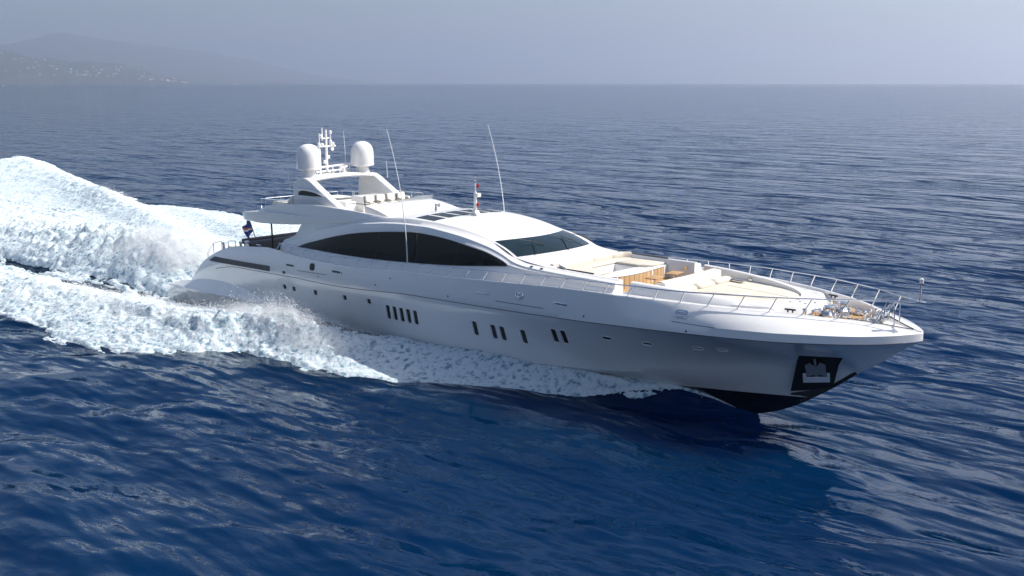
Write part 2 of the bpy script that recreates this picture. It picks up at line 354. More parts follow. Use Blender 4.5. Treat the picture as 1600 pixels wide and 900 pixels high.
def foam_sheet(name, label, x0, x1, y0, y1, step, seed, sel, lumpk=1.0, cut=.34, rag=1.25):
    xs = np.arange(x0, x1, step); ys = np.arange(y0, y1, step); X, Y = np.meshgrid(xs, ys, indexing='ij')
    hw, d = wake(X, Y); d = d * sel(X, Y)
    n1 = fbm(X, Y, 3.2, 1.7, 5, seed, .55); n2 = fbm(X, Y, 1.5, 1.2, 5, seed + 20, .6, True); n3 = fbm(X, Y, .9, .5, 3, seed + 40, .6); n4 = fbm(X, Y, .30, .22, 2, seed + 50, .6); st = fbm(X, Y, 7.0, .7, 4, seed + 80, .6)
    d = np.where((d < .6) & (X < 30), np.clip(d + (st - .5) * 1.6 * (d > .04), 0, 1) * sm(0, .05, d), d)
    big = fbm(X, Y, 6.0, 3.5, 3, seed + 60)
    edge = d * 1.15 + ((n1 - .5) * rag + (n3 - .5) * .55) * (1 - .85 * sm(30, 36, X)) + (n4 - .5) * .30 * (1 + .8 * sm(30, 36, X)) - cut           # > 0 where the foam shows
    amp = (.20 + (.42 + .22 * sm(10, 14, X) * sm(24, 19, X)) * np.clip(hw, 0, 2)) * lumpk * np.where(Y < 0, 1 - .7 * sm(20, 27, X), 1)
    lump = (n2 * .9 + n3 * .25 + n4 * .12 + (big - .5) * .9) * amp
    base = sea(X, Y) * (1 - .5 * d) + hw
    Z = base + np.clip(edge, -.5, .35) * .35 * (1 - .8 * sm(28, 36, X)) + np.where(edge > 0, sm(0, .8, edge) * lump * 1.15, 0) - .02
    if y1 <= 0.01 and x1 > 0:
        Zm = env0(X) + sm(22, 27, X) + envs(X) * (np.abs(Y) - 4.4) + (n2 - .4 - .12 * sm(10, 14, X)) * (.35 + .7 * sm(10, 14, X) * sm(23, 19, X)) + (n4 - .5) * .2
        Z = np.where(X > -12, np.where(Z > Zm - .25, Zm - .25 * np.exp(-np.clip((Z - Zm + .25) / .25, 0, 20)), Z), Z)
    inside = (X > -.4) & (np.abs(Y) < hullb(X) - .35)
    keep = (edge > -.06) & (d > .01) & ~inside
    o = grid_mesh(name, X, Y, Z, FOAM, keep, np.clip(edge * 1.25 + .12, 0, 1.2))
    return tag(o, label, 'foam', None, 'stuff'), (X, Y, Z, edge, hw)
near_f, NF = foam_sheet('bow_wave_foam', 'white churned bow wave running aft along the near side of the hull', -45, 42.5, -17.5, 0, .09, 100, lambda x, y: (y < 0) * (sm(-9, -7, x) * 1 + (1 - sm(-9, -7, x)) * (np.abs(y) > inner_w(x) - 2)), 1.0, .34, 1.25)
stern_f, SF = foam_sheet('stern_wash_foam', 'high white rooster tail boiling up behind the stern', -82, .4, -12, 14, .125, 200, lambda x, y: sm(1.7, 1.35, np.abs(y) / wash_w(x)) * sm(-82, -77, x), 1.15, .30, 1.1)
far_f, FF = foam_sheet('wake_foam', 'white foam of the far wake spreading out beyond the stern', -82, 30, 4.0, 31, .15, 300, lambda x, y: (np.abs(y) > wash_w(x) * .8) * (y > 0) * sm(-82, -77, x), .55, .42, 1.35)
old_f, OF = foam_sheet('wake_foam', 'older white wake at the left with a raised far crest', -190, -69, -30, 66, .32, 400, lambda x, y: sm(-69, -75, x) * sm(-4, 4, x + .95 * (y - 34.4) + 125), .6, .40, 1.3)
aft_f, AF = foam_sheet('wake_foam', 'white foam of the near wake trailing away behind the stern', -92, -40, -36, -5, .2, 600, lambda x, y: (y < 0) * sm(-40, -45, x) * sm(-92, -80, x) * (np.abs(y) > wash_w(x) * .9), .6, .40, 1.3)
# droplets thrown off the foam
def spray(name, label, pts, size):
    n = len(pts); d = np.array([(1, 0, 0), (-1, 0, 0), (0, 1, 0), (0, -1, 0), (0, 0, 1), (0, 0, -1)], float)
    F = np.array([(0, 2, 4), (2, 1, 4), (1, 3, 4), (3, 0, 4), (2, 0, 5), (1, 2, 5), (3, 1, 5), (0, 3, 5)])
    s = size[:, None, None] * RNG.uniform(.6, 1.4, (n, 6, 1)); co = (pts[:, None, :] + d[None] * s).reshape(-1, 3)
    q = (F[None] + 6 * np.arange(n)[:, None, None]).reshape(-1, 3)
    me = bpy.data.meshes.new(name); me.vertices.add(len(co)); me.vertices.foreach_set('co', co.astype(np.float32).ravel())
    me.loops.add(q.size); me.loops.foreach_set('vertex_index', q.astype(np.int32).ravel())
    me.polygons.add(len(q)); me.polygons.foreach_set('loop_start', np.arange(0, q.size, 3, dtype=np.int32)); me.polygons.foreach_set('use_smooth', np.ones(len(q), bool))
    me.update(calc_edges=True); me.materials.append(SPRAYM); o = bpy.data.objects.new(name, me); C.objects.link(o)
    return tag(o, label, 'spray', None, 'stuff')
SPRAYM = mat('spray_water', (.9, .92, .93), .7, var=.03)
def spray_pts(data, n, weight, up, seed):
    X, Y, Z, e, hw = data; rng = np.random.default_rng(seed); w = (weight(X, Y, np.maximum(hw, 0)) * (e > .02)).ravel(); w = w / w.sum()
    k = rng.choice(w.size, n, p=w); h = np.abs(rng.normal(size=n)) ** 1.5 * up(X.ravel()[k], np.maximum(hw, 0).ravel()[k])
    P = np.stack([X.ravel()[k] - h * .5, Y.ravel()[k] + rng.normal(size=n) * .12 - np.sign(Y.ravel()[k]) * -h * .25, Z.ravel()[k] + h], -1)
    return P, rng.uniform(.006, .017, n) * (1 + 1.2 * rng.random(n) ** 6)
cl = lambda X, Y: .15 + 3 * np.clip(fbm(X, Y, 1.4, 1.0, 3, 77) - .5, 0, 1)
P, S_ = spray_pts(NF, 70000, lambda X, Y, hw: (hw > .35) * cl(X, Y) * (hw ** 1.5) * (X > -8) * (X < 24) * (np.abs(Y) > 5.4), lambda x, hw: .05 + .09 * hw + .10 * sm(11, 14, x) * sm(22, 18, x), 1)
spray('bow_spray', 'fine white droplets flying off the near bow wave', P, S_)
P, S_ = spray_pts(SF, 50000, lambda X, Y, hw: (hw > .3) * cl(X, Y) * hw * (X > -40), lambda x, hw: .10 + .12 * hw, 2)
spray('stern_spray', 'fine white droplets over the rooster tail behind the stern', P, S_)
P, S_ = spray_pts(FF, 16000, lambda X, Y, hw: (hw > .15) * cl(X, Y) * hw * (X > -60), lambda x, hw: .08 + .1 * hw, 3)
spray('wake_spray', 'fine white droplets over the far wake', P, S_)

# ------------------------------------------------------------------ the hull's lines (HULLFN)
zk = sp((-.6, -.6), (8, -1.0), (20, -1.3), (35, -1.05), (40, -.7), (42.55, -.25), (44, .18), (45.14, .7), (46.05, 1.3), (47.04, 2.0), (47.9, 2.67), (48.9, 3.36), (49.6, 3.93), (50.26, 4.39), (50.6, 4.6))
zc0 = sp((-.6, -.25), (10, .05), (20, .4), (28, .9), (33, 1.2), (36, 1.42), (39, 1.75), (42.6, 2.25), (45.3, 2.65), (47, 2.78), (47.9, 2.80), (50.6, 4.61))
bc = sp((-.6, 4.1), (10, 4.3), (20, 4.25), (28, 4.0), (33, 3.65), (36, 3.35), (39, 2.95), (42.6, 2.1), (45.3, 1.15), (47, .42), (47.9, .05), (50.6, .02))
zc = lambda x: np.maximum(zc0(x), zk(x) + .01)
zK0 = sp((5, 3.2), (12.4, 3.33), (15.3, 3.38), (18.5, 3.52), (25.3, 3.72), (31.3, 3.87), (36.5, 4.06), (40, 4.24), (43, 4.39), (45.9, 4.52), (47.4, 4.56), (48.8, 4.58), (49.7, 4.59), (50.6, 4.62))
bK = sp((-.6, 4.3), (5, 4.55), (12, 4.65), (37, 4.64), (40, 4.6), (41.5, 4.53), (43, 4.42), (44.5, 4.25), (45.9, 3.98), (47.4, 3.3), (48.76, 2.42), (49.67, 1.5), (50.2, .80), (50.5, .30), (50.6, .04))
zG = sp((-.6, .5), (.4, .9), (.9, 1.05), (2.2, 1.2), (2.6, 1.6), (3.2, 2.25), (4.1, 3.0), (5.1, 3.53), (6.6, 4.13), (8.3, 4.52), (10.1, 4.68), (12, 4.80), (12.9, 4.74), (14, 4.67), (16.2, 4.57), (18.4, 4.55), (19.5, 4.57), (25, 4.9), (27.5, 5.0), (30, 5.12), (32.5, 5.26), (35, 5.4), (37.5, 5.48), (38.8, 5.51), (43, 5.5), (46, 5.46), (47.3, 5.39), (48.3, 5.3), (49.2, 5.16), (50.0, 5.03), (50.6, 4.96))
bG = sp((-.6, 4.2), (3, 4.28), (8, 4.3), (12, 4.38), (20, 4.5), (37.8, 4.52), (38.8, 4.48), (40, 4.27), (41.3, 4.06), (42.5, 3.84), (43.7, 3.5), (44.9, 3.09), (46.1, 2.57), (47.3, 2.02), (48.3, 1.36), (49.2, .80), (50.0, .36), (50.5, .08), (50.6, .02))
zK = lambda x: np.minimum(zK0(x), zc(x) + (zG(x) - zc(x)) * .72)
_T0 = sp((39, 4.5), (40, 4.55), (43, 4.76), (45.9, 4.89), (47.4, 4.92), (48.8, 4.92), (49.7, 4.92), (50.6, 4.94))
zT = lambda x: np.where(x < 39, zK(x) + .28 * np.minimum(1, (zG(x) - zK(x)) / 1.2), _T0(np.maximum(x, 39)))
bT = lambda x: bK(x) - .012
qF = sp((-.6, .55), (20, .6), (30, .85), (38, 1.2), (44, 1.4), (48, 1.2), (50.6, 1.0))
pB = sp((-.6, 1.8), (12, 1.9), (20, 1.5), (36, 1.2), (42, 1.25), (46, 1.12), (50.6, 1.0))
zD = sp((-.6, .3), (2.0, .95), (3.0, 1.1), (3.3, 2.0), (5, 2.9), (6.5, 3.6), (12.5, 3.7), (13.3, 4.5), (14, 4.57), (16.2, 4.48), (19.5, 4.48), (25, 4.81), (30, 5.03), (35, 5.31), (38.8, 5.42), (44.8, 5.40), (45.4, 5.12), (47.9, 5.06), (48.4, 5.2), (49.2, 5.12), (50.0, 5.01), (50.6, 4.945))
TF = np.linspace(0, 1, 9); TB_ = np.linspace(0, 1, 6)
def section(x):
    """half section, keel to gunwale, as (b, z)"""
    P = [(0, zk(x))]
    for t in (.35, .7, 1.0): P.append((bc(x) * t, zk(x) + (zc(x) - zk(x)) * t ** .9))
    for t in TF[1:]: P.append((bc(x) + (bK(x) - bc(x)) * t ** qF(x), zc(x) + (zK(x) - zc(x)) * t))
    for t in TB_: P.append((bT(x) + (bG(x) - bT(x)) * t ** pB(x), zT(x) + (zG(x) - zT(x)) * (1 - (1 - t) ** float(np.interp(x, [40, 45, 48], [1, 1.35, 1.25]))) ))
    return np.array([(float(a), float(b)) for a, b in P])
def hull_y(x, z):
    s = section(x); k = 3; return float(np.interp(z, s[k:, 1], s[k:, 0]))
def hull_n(x, z, side=-1):
    dx = (hull_y(x + .1, z) - hull_y(x - .1, z)) / .2; dz = (hull_y(x, z + .06) - hull_y(x, z - .06)) / .12
    n = np.array([-dx, 1.0, -dz]); n /= np.linalg.norm(n); return np.array([n[0], side * n[1], n[2]])

# ------------------------------------------------------------------ the yacht
yacht = thing('yacht', 'long white motor yacht speeding over the blue sea with a radar arch and bow lounge', 'yacht', (24, 0, 0))
yin0 = sp((33.0, 3.25), (37.9, 3.3), (38.5, 3.1), (40, 3.0), (42, 2.72), (43.5, 2.38), (44.5, 1.9), (45.2, 1.2))
def ring(x):
    s = section(x); h = [(0, b, z) for b, z in s]; g, z = s[-1]; zd = float(zD(x)); iw = max(g - .16, .45 * g)
    yi = float(yin0(x)) if 33.1 < x < 45.3 else iw * .6; zw = 5.0 if 33.2 < x < 45.0 else zd + .01
    h += [(0, g - min(.03, .1 * g), z + .025), (0, max(g - .13, .5 * g), z + .02), (0, iw, zd), (0, min(yi, iw * .97), zd + .005), (0, min(yi, iw * .97) - .01, zw), (0, 0, zw + .01)]
    R = [(x, -b, q) for _, b, q in h]; return R + [(x, b, q) for _, b, q in h[-2:0:-1]]
xs = sorted(set(np.round(np.concatenate([np.arange(-.6, 6, .2), np.arange(6, 44, .4), np.arange(44, 49.4, .15), np.arange(49.4, 50.61, .06), [50.6, 33.19, 33.21, 44.99, 45.01, 45.29, 45.31]]), 3)))
hm = MB().loft([ring(x) for x in xs], True, True)
hull = obj('hull', hm, HULL, yacht, 28)

# openings: rounded prisms cut into the shell on both sides
def rrect(w, h, r, n=5):
    P = []
    for cx, cy, a in ((w / 2 - r, h / 2 - r, 0), (-w / 2 + r, h / 2 - r, 90), (-w / 2 + r, -h / 2 + r, 180), (w / 2 - r, -h / 2 + r, 270)):
        for q in np.linspace(a, a + 90, n): P.append((cx + r * math.cos(R_(q)), cy + r * math.sin(R_(q))))
    return P
def frame_at(x, z, side, lean=0.0):
    y = hull_y(x, z); n = hull_n(x, z, side); u = np.cross([0, 0, 1], n); u /= np.linalg.norm(u)
    if u[0] < 0: u = -u
    w = np.cross(u, n); w = w if w[2] > 0 else -w
    if lean: w = w * math.cos(lean) - u * math.sin(lean)
    return np.array([x, side * y, z]), u, w, n
def plate(mb, F, poly, d0, d1):
    c, u, w, n = F; k = len(poly)
    a = [c + u * p[0] + w * p[1] + n * d0 for p in poly]; b = [c + u * p[0] + w * p[1] + n * d1 for p in poly]
    return mb.add(a + b, [tuple(range(k))[::-1], tuple(range(k, 2 * k))] + [(i, (i + 1) % k, (i + 1) % k + k, i + k) for i in range(k)])
SQ = [(13.8, 2.67), (14.73, 2.67), (16.84, 2.72), (19.56, 2.79), (21.67, 2.87)]
TALL = [(23.22, 2.49), (23.76, 2.49), (24.30, 2.49), (24.84, 2.49), (25.38, 2.49), (29.71, 2.57), (30.95, 2.58), (31.53, 2.58), (32.86, 2.62), (34.82, 2.99), (35.37, 3.01)]
WIDE = [(37.83, 3.34), (39.88, 3.38), (42.21, 3.48), (43.27, 3.55)]
ports = [(x, z, .34, .30, .05) for x, z in SQ] + [(x, z, .33, .80, .08) for x, z in TALL] + [(x, z, .50, .24, .09) for x, z in WIDE]
cut = MB(); pane_specs = []
for side in (-1, 1):
    for x, z, w, h, r in ports:
        F = frame_at(x, z, side, .06); plate(cut, F, rrect(w, h, r), -.075, .12); pane_specs.append((F, w, h, r))
cutw = obj('cut_white', cut, WHITE, None, 0)
pk = MB()
PK = [(46.27, 3.62), (47.89, 3.67), (47.12, 1.90), (45.50, 1.48)]
def pocket_frame(side):
    Q = [np.array([x, side * hull_y(x, z), z]) for x, z in PK]; c = sum(Q) / 4; n = hull_n(46.7, 2.8, side); u = Q[1] - Q[0] + Q[2] - Q[3]; u -= n * (u @ n); u /= np.linalg.norm(u)
    w = np.cross(n, u); w = w if w[2] > 0 else -w
    return c, u, w, n, [((q - c) @ u, (q - c) @ w) for q in Q]
def pocket_box(mb, side, d_top, d_bot, out, grow=1.0):
    c, u, w, n, P2 = pocket_frame(side); P2 = [(a * grow, b * grow) for a, b in P2]
    a = [c + u * p[0] + w * p[1] - n * (d_top if p[1] > 0 else d_bot) for p in P2]; b = [c + u * p[0] + w * p[1] + n * (out - (d_top if p[1] > 0 else d_bot) if out < 0.1 else out) for p in P2]
    return mb.add(a + b, [(3, 2, 1, 0), (4, 5, 6, 7)] + [(i, (i + 1) % 4, (i + 1) % 4 + 4, i + 4) for i in range(4)])
for side in (-1, 1): pocket_box(pk, side, .55, .16, .5)
cutb = obj('cut_black', pk, BLACK, None, 0)
for cu in (cutw, cutb):
    md = hull.modifiers.new('b', 'BOOLEAN'); md.object = cu; md.operation = 'DIFFERENCE'; md.solver = 'EXACT'; md.use_self = True
    try: md.material_mode = 'TRANSFER'
    except Exception: pass
bpy.context.view_layer.update()
dg = bpy.context.evaluated_depsgraph_get(); me2 = bpy.data.meshes.new_from_object(hull.evaluated_get(dg)); hull.modifiers.clear(); hull.data = me2; me2.name = 'hull'
for p in me2.polygons: p.use_smooth = True
me2.set_sharp_from_angle(angle=R_(28))
for o in (cutw, cutb): bpy.data.objects.remove(o)
for F, w, h, r in pane_specs:
    obj('porthole', plate(MB(), F, rrect(w - .01, h - .01, r * .9), -.07, -.06), PORTGLASS, hull, 0)
    c_, u_, w_, n_ = F; obj('porthole_rim', MB().tube([c_ + u_ * a + w_ * b + n_ * .002 for a, b in rrect(w + .02, h + .02, r + .01)], .02, 6, True), WHITE, hull)

def on_side(name, x, z, w, h, r, m, d=.015, both=True, lean=0.05):
    for side in (-1, 1) if both else (-1,):
        o = obj(name, plate(MB(), frame_at(x, z, side, lean), rrect(w, h, r), -.03, d), m, hull, 30)
    return o
# louvred engine-room intakes: a recessed dark panel with slats
for side in (-1, 1):
    g = MB(); fr = MB()
    xx = np.linspace(5.25, 12.38, 40)
    zlo = lambda x: 3.30 + (x - 5.2) * .0205; zhi = lambda x: np.minimum(zlo(x) + .34, zlo(x) + .02 + (x - 5.15) * .42)
    rows = []
    for x in xx:
        rows.append([(x, side * (hull_y(x, z) + .012), z) for z in np.linspace(zlo(x), zhi(x), 3)])
    g.loft(rows); obj('intake_grille', g, SLOT, hull, 30, recalc=True)
    for k in np.linspace(5.5, 12.3, 60):
        z0, z1 = float(zlo(k)) + .01, float(zhi(k)) - .01
        if z1 - z0 > .08: fr.tube([(k - .04, side * (hull_y(k, z0) + .02), z0), (k + .04, side * (hull_y(k, z1) + .02), z1)], .022, 5)
    obj('intake_slats', fr, GREYP, hull, 30)
# styling lines along the topsides
for side in (-1, 1):
    L = MB().tube([(x, side * (hull_y(x, float(zK(x)) + .0) + .004), float(zK(x)) + .005) for x in np.concatenate([np.arange(6.2, 44, .5), np.arange(44, 50.3, .15)])], .017, 6)
    obj('styling_line', L, SLOT, hull)
    for a, b, z0, z1 in ((15.2, 18.0, 3.84, 3.92), (31.35, 34.46, 4.27, 4.34), (41.55, 43.62, 4.79, 4.80)):
        L = MB().tube([(x, side * (hull_y(x, z0 + (z1 - z0) * (x - a) / (b - a)) + .002), z0 + (z1 - z0) * (x - a) / (b - a)) for x in np.linspace(a, b, 9)], .015, 5)
        obj('styling_groove', L, SLOT, hull)
for x, z, w, h in ((14.41, 4.06, .75, .11), (18.81, 4.19, .75, .11)): on_side('vent_slot', x, z, w, h, .05, SLOT)
for x, z in ((30.49, 4.55), (35.49, 4.73)):
    for side in (-1, 1):
        c_, u_, w_, n_ = frame_at(x, z, side, .05); obj('scupper', MB().tube([c_ + u_ * k - n_ * .02 for k in np.linspace(-.42, .42, 8)], [.05] + [.085] * 6 + [.05], 12), CHROME, hull)
on_side('hatch', 16.56, 4.21, .44, .42, .15, BLACK, .03)
on_side('fuel_cap', 13.83, 3.56, .30, .16, .07, SLOT, .02)
for x, z in ((19.3, 4.17), (17.2, 3.72), (22.3, 3.9), (28.02, 4.04), (36.9, 4.33), (42.3, 4.47), (23.5, 4.4)): on_side('drain', x, z, .09, .09, .04, SLOT, .012)
for x, z, w in ((32.92, 4.77, .42), (41.94, 5.13, .62)):
    for side in (-1, 1):
        F = frame_at(x, z, side); c, u, w2, n = F; q = MB()
        P = rrect(w, .34, .16, 7); q.tube([c + u * a + w2 * b + n * .02 for a, b in P], .04, 8, True)
        fl = obj('fairlead', q, CHROME, hull)
        for k in (-.09, .09): obj('roller', MB().tube([c - u * w * .3 + w2 * k + n * .01, c + u * w * .3 + w2 * k + n * .01], .07, 10), CHROME, fl)
        obj('backing_plate', plate(MB(), F, rrect(w - .03, .31, .15, 7), -.02, .012), CHROME, fl, 30)
# anchor pocket liner and the anchor stowed in it
for side in (-1, 1):
    c, u, w, n, P2 = pocket_frame(side); F = (c, u, w, n)
    obj('pocket_liner', pocket_box(MB(), side, .54, .15, .02, .985), BLACK, hull, 30)
    obj('anchor_pocket', plate(MB(), F, [(-.58, -.52), (.52, -.52), (.56, .02), (.44, .02), (.42, -.22), (-.42, -.22), (-.42, .02), (-.54, .02)], -.12, -.06), ALLOY, hull, 30)
    a = thing('anchor', 'grey steel anchor stowed in the black pocket on the near side of the bow' if side < 0 else 'grey steel anchor stowed in the pocket on the far side of the bow', 'anchor', tuple(c))
    STEEL = bpy.data.materials.get('galvanised_steel') or mat('galvanised_steel', (.26, .28, .29), .5, .3, var=.3, scale=6, bump=.3)
    obj('shank', MB().tube([c + w * .70 - n * .30, c - w * .02 - n * .20], [.05, .075], 8), STEEL, a)
    for s in (-1, 1):
        obj('fluke', plate(MB(), F, [(s * .03, -.12), (s * .40, -.24), (s * .42, .44), (s * .20, .58), (s * .03, .30)], -.22, -.16), STEEL, a, 30)
    obj('crown', plate(MB(), F, rrect(.16, .5, .05), -.17, -.12), STEEL, a, 30)
for side in (-1, 1):
    Q = [(45.60, 1.80), (45.55, 1.66), (46.05, 1.62), (46.30, 1.56), (46.42, 1.40)]
    ap = [(46.5, 1.62), (46.85, 1.92), (47.22, 2.22), (47.25, 2.32)]
    mk = lambda L: [(x, side * (hull_y(x, z) + .006), z) for x, z in L]
    k = np.linspace(0, 1, 12)
    topl = [(45.56 + (47.25 - 45.56) * t, 1.66 + (2.10 - 1.66) * t) for t in k]
    botl = [(45.50 + (47.10 - 45.50) * t, 1.56 + (float(zk(45.5 + 1.6 * t)) + .05 - 1.56) * sm(.25, .7, t)) for t in k]
    obj('pocket_apron', MB().loft([mk(topl), mk([((a[0] + b[0]) / 2, (a[1] + b[1]) / 2) for a, b in zip(topl, botl)]), mk(botl)]), BLACK, hull, 40)
sg = np.linspace(45.6, 48.0, 20)
obj('stem_guard', MB().tube([(x - .05, 0, float(zk(x)) + .05) for x in sg], .095, 10), BLACK, hull)
on_side('water_outlet', 41.85, 1.02, .05, .16, .02, CHROME, .03)

# swim platform and the moulded fairing along the stern quarter
q = MB().prism([(.5, -3.6), (.8, -4.1), (2.6, -4.2), (2.6, 4.2), (.8, 4.1), (.5, 3.6)], .86, 1.03, .05, plane='xy')
obj('swim_platform', q, TEAKDECK, hull)
for side in (-1, 1):
    rows = []
    tz = sp((.2, 1.22), (2.6, 1.64), (4.5, 2.02), (6.6, 2.14), (8.5, 2.05), (10.2, 1.78), (11.9, 1.36)); bz = sp((.2, .98), (3, 1.05), (6, 1.12), (9, 1.17), (11.9, 1.30)); ow = sp((.2, .42), (3, .5), (7, .42), (10, .22), (11.9, .03))
    for x in np.linspace(.2, 11.9, 50):
        t, b, o = float(tz(x)), float(bz(x)), float(ow(x)); m = b + min(.16, (t - b) * .4)
        row = [(t, -.02), (t - (t - m) * .5, o * .45), (m + .03, o * .92), (m, o), (b + .03, o), (b, o * .9), (b - .10, -.02)]
        rows.append([(x, side * (hull_y(x, max(z, float(zk(x)) + .1)) + d), z) for z, d in row])
    obj('quarter_fairing', MB().loft(rows).add([*rows[0]], [tuple(range(7))]), HULL, hull, 30)
# transom block closing the stern between the quarters
q = MB().prism([(2.2, 1.0), (2.9, 1.9), (3.7, 2.7), (5.2, 3.45), (6.6, 3.75), (7.6, 3.75), (7.6, 1.0)], -4.1, 4.1, .06)
obj('transom', q, WHITE, hull)

# ---- superstructure
Az = sp((12.3, 5.2), (13.9, 5.5), (15.7, 6.15), (17.5, 6.57), (19.5, 6.93), (20.5, 7.03), (22, 7.18), (23.5, 7.25), (25, 7.26), (26.4, 7.16), (27.7, 7.02), (29, 6.81), (29.9, 6.63), (30.7, 6.40), (31.5, 6.10), (32.3, 5.97), (33.5, 5.92), (37.9, 5.86))
Ay = sp((12.3, 3.5), (20, 3.42), (28, 3.36), (31, 3.42), (33, 3.52), (37.9, 3.58))
Rz = sp((12.3, 5.28), (13.2, 5.58), (13.7, 5.9), (14.0, 6.36), (15, 6.62), (17, 6.92), (19, 7.19), (20.4, 7.32), (21.7, 7.41), (23.7, 7.51), (25.6, 7.46), (27.4, 7.29), (28.6, 7.08), (29.48, 6.85), (31.27, 6.23), (32.3, 6.06), (33.5, 6.0), (37.9, 5.95))
Ry = sp((12.3, 3.4), (16, 3.34), (20, 3.1), (25, 3.0), (29.48, 2.85), (31.27, 3.07), (33.5, 3.12), (37.9, 3.28))
wt = sp((12.3, 5.07), (14, 5.08), (14.4, 5.22), (15.9, 5.62), (17.6, 6.04), (19.7, 6.44), (21.3, 6.64), (22.8, 6.79), (24.6, 6.90), (25.9, 6.86), (27.2, 6.76), (28.4, 6.60), (29.7, 6.42), (30.5, 6.22), (31.1, 6.02), (31.3, 5.9), (33, 5.78), (38, 5.72))
wb = sp((12.3, 4.98), (14, 5.05), (16, 5.04), (17.7, 5.03), (19.8, 5.05), (21.9, 5.12), (23.9, 5.22), (27.6, 5.47), (29.4, 5.66), (31.0, 5.84), (31.3, 5.87), (33, 5.62), (38, 5.6))
yb = sp((12.3, 3.72), (20, 3.74), (31, 3.68), (38, 3.68)); yt = sp((12.3, 3.62), (18, 3.56), (25, 3.48), (31, 3.62), (38, 3.63))
def cabin_row(x, s=-1):
    zb_ = float(zD(x)) - .06; A, B = float(Az(x)), float(Rz(x)); ay, ry = float(Ay(x)), float(Ry(x)); b, t = float(wb(x)), float(wt(x))
    P = [(3.84, zb_), (3.80, zb_ + .12), (float(yb(x)), b - .03), (float(yb(x)) - .03, b), (float(yt(x)) + .02, t), (float(yt(x)) + .02, t + .04), (ay + .06, A - .10), (ay + .03, A - .02), (ay - .04, A + .015), (max(ay - .16, ry + .06), A + min(.03, (B - A) * .3)), (ry + .05, B - .04), (ry, B)]
    return [(x, s * y, z) for y, z in P]
cx_ = np.concatenate([np.arange(12.3, 33.2, .25), [33.2]])
m = MB().loft([cabin_row(x) for x in cx_]); m.both()
m.add([(13.9, -3.4, 3.7), (13.9, 3.4, 3.7), (13.9, 3.3, 6.3), (13.9, -3.3, 6.3)], [(0, 1, 2, 3)])
cabin = obj('cabin', m, WHITE, yacht, 40)
obj('saloon_door', MB().box((13.86, 0, 4.85), (.05, 3.4, 2.1), .02), DARKGLASS, cabin)
for s in (-1, 1):
    rows = []
    for x in np.concatenate([np.arange(14.05, 31.2, .25), [31.2, 31.26]]):
        b, t = float(wb(x)) + .012, float(wt(x)) - .012; t = max(t, b + .01)
        y0, y1 = float(yb(x)), float(yt(x)) + .02
        rows.append([(x, s * (y0 - .05), b)] + [(x, s * (y0 + (y1 - y0) * k + .012 * math.sin(math.pi * k) + .014), b + (t - b) * k) for k in np.linspace(0, 1, 6)] + [(x, s * (y1 - .05), t)])
    win = obj('side_window', MB().loft(rows), DARKGLASS, cabin, 50)
    for x in (17.9, 21.4, 24.7, 27.7, 29.6):
        b, t = float(wb(x)) + .02, float(wt(x)) - .02; mul = MB().tube([(x - .1, s * (float(yb(x)) + .020), b), (x, s * (float((yb(x) + yt(x)) / 2) + .034), (b + t) / 2), (x + .06, s * (float(yt(x)) + .036), t)], .012, 5); obj('window_seam', mul, SLOT, win)

# roof, windscreen and the sloping cowl in front of it
YY = np.linspace(-1, 1, 25)
crown = lambda x: .13 * (1 - sm(27.0, 31.0, x) * .6)
def roof_row(x, x_front_bow):
    return [(x + x_front_bow * (1 - v * v), v * float(Ry(x)), float(Rz(x)) + (crown(x)) * (1 - abs(v) ** 2.6)) for v in YY]
rx = np.concatenate([np.arange(18.8, 29.4, .35), [29.48]])
rows = [roof_row(x, .85 * float(sm(26.0, 29.48, x))) for x in rx]
roof = obj('roof', MB().loft(rows), WHITE, cabin, 40)
top = rows[-1]
bot = [(31.27 + .80 * (1 - v * v), v * 3.07, 6.23 + .10 * (1 - abs(v) ** 2)) for v in YY]
wrows = [[tuple(np.array(a) * (1 - k) + np.array(b) * k + np.array((.03, 0, .05)) * math.sin(math.pi * k)) for a, b in zip(top, bot)] for k in np.linspace(0, 1, 7)]
obj('windscreen_surround', MB().loft([[(x, y, z - .012) for x, y, z in r] for r in wrows]), WHITE, cabin, 40)
ins = lambda r: [tuple(np.array(r[1]) * .5 + np.array(r[0]) * .5)] + r[1:-1] + [tuple(np.array(r[-2]) * .5 + np.array(r[-1]) * .5)]
g = [ins(r) for r in wrows]; g[0] = [tuple(np.array(a) * .92 + np.array(b) * .08) for a, b in zip(g[0], g[1])]; g[-1] = [tuple(np.array(a) * .85 + np.array(b) * .15) for a, b in zip(g[-1], g[-2])]
screen = obj('windscreen', MB().loft([[(x + .006, y, z + .012) for x, y, z in r] for r in g]), SCREEN, cabin, 60)
for bx, by, tx, ty in ((31.98, -2.0, 30.95, -1.35), (32.12, .15, 30.95, .95), (31.75, 2.55, 31.0, 2.2)):
    zt_ = lambda x: 6.98 - (x - 30.3) * .385
    wp = obj('wiper', MB().tube([(bx, by, zt_(bx) + .02), (bx - .1, by, zt_(bx) + .11), (tx, ty, zt_(tx) + .12)], .022, 6), BLACK, screen)
    obj('wiper_blade', MB().tube([(tx - .35, ty - .62, zt_(tx - .35) + .09), (tx, ty, zt_(tx) + .10), (tx + .42, ty + .45, zt_(tx + .42) + .09)], .018, 5), BLACK, wp)
back = [(33.25 + .05 * (1 - v * v) - .0 * v, v * 3.12, 6.01 + .13 * (1 - abs(v) ** 3)) for v in YY]
crow = [[tuple(np.array(a) * (1 - k) + np.array(b) * k - np.array((0, 0, .05)) * math.sin(math.pi * k) * (1 - .5 * abs(v))) for a, b, v in zip(bot, back, YY)] for k in np.linspace(0, 1, 7)]
crow.append([(x + .02, y, 5.4) for x, y, z in back])
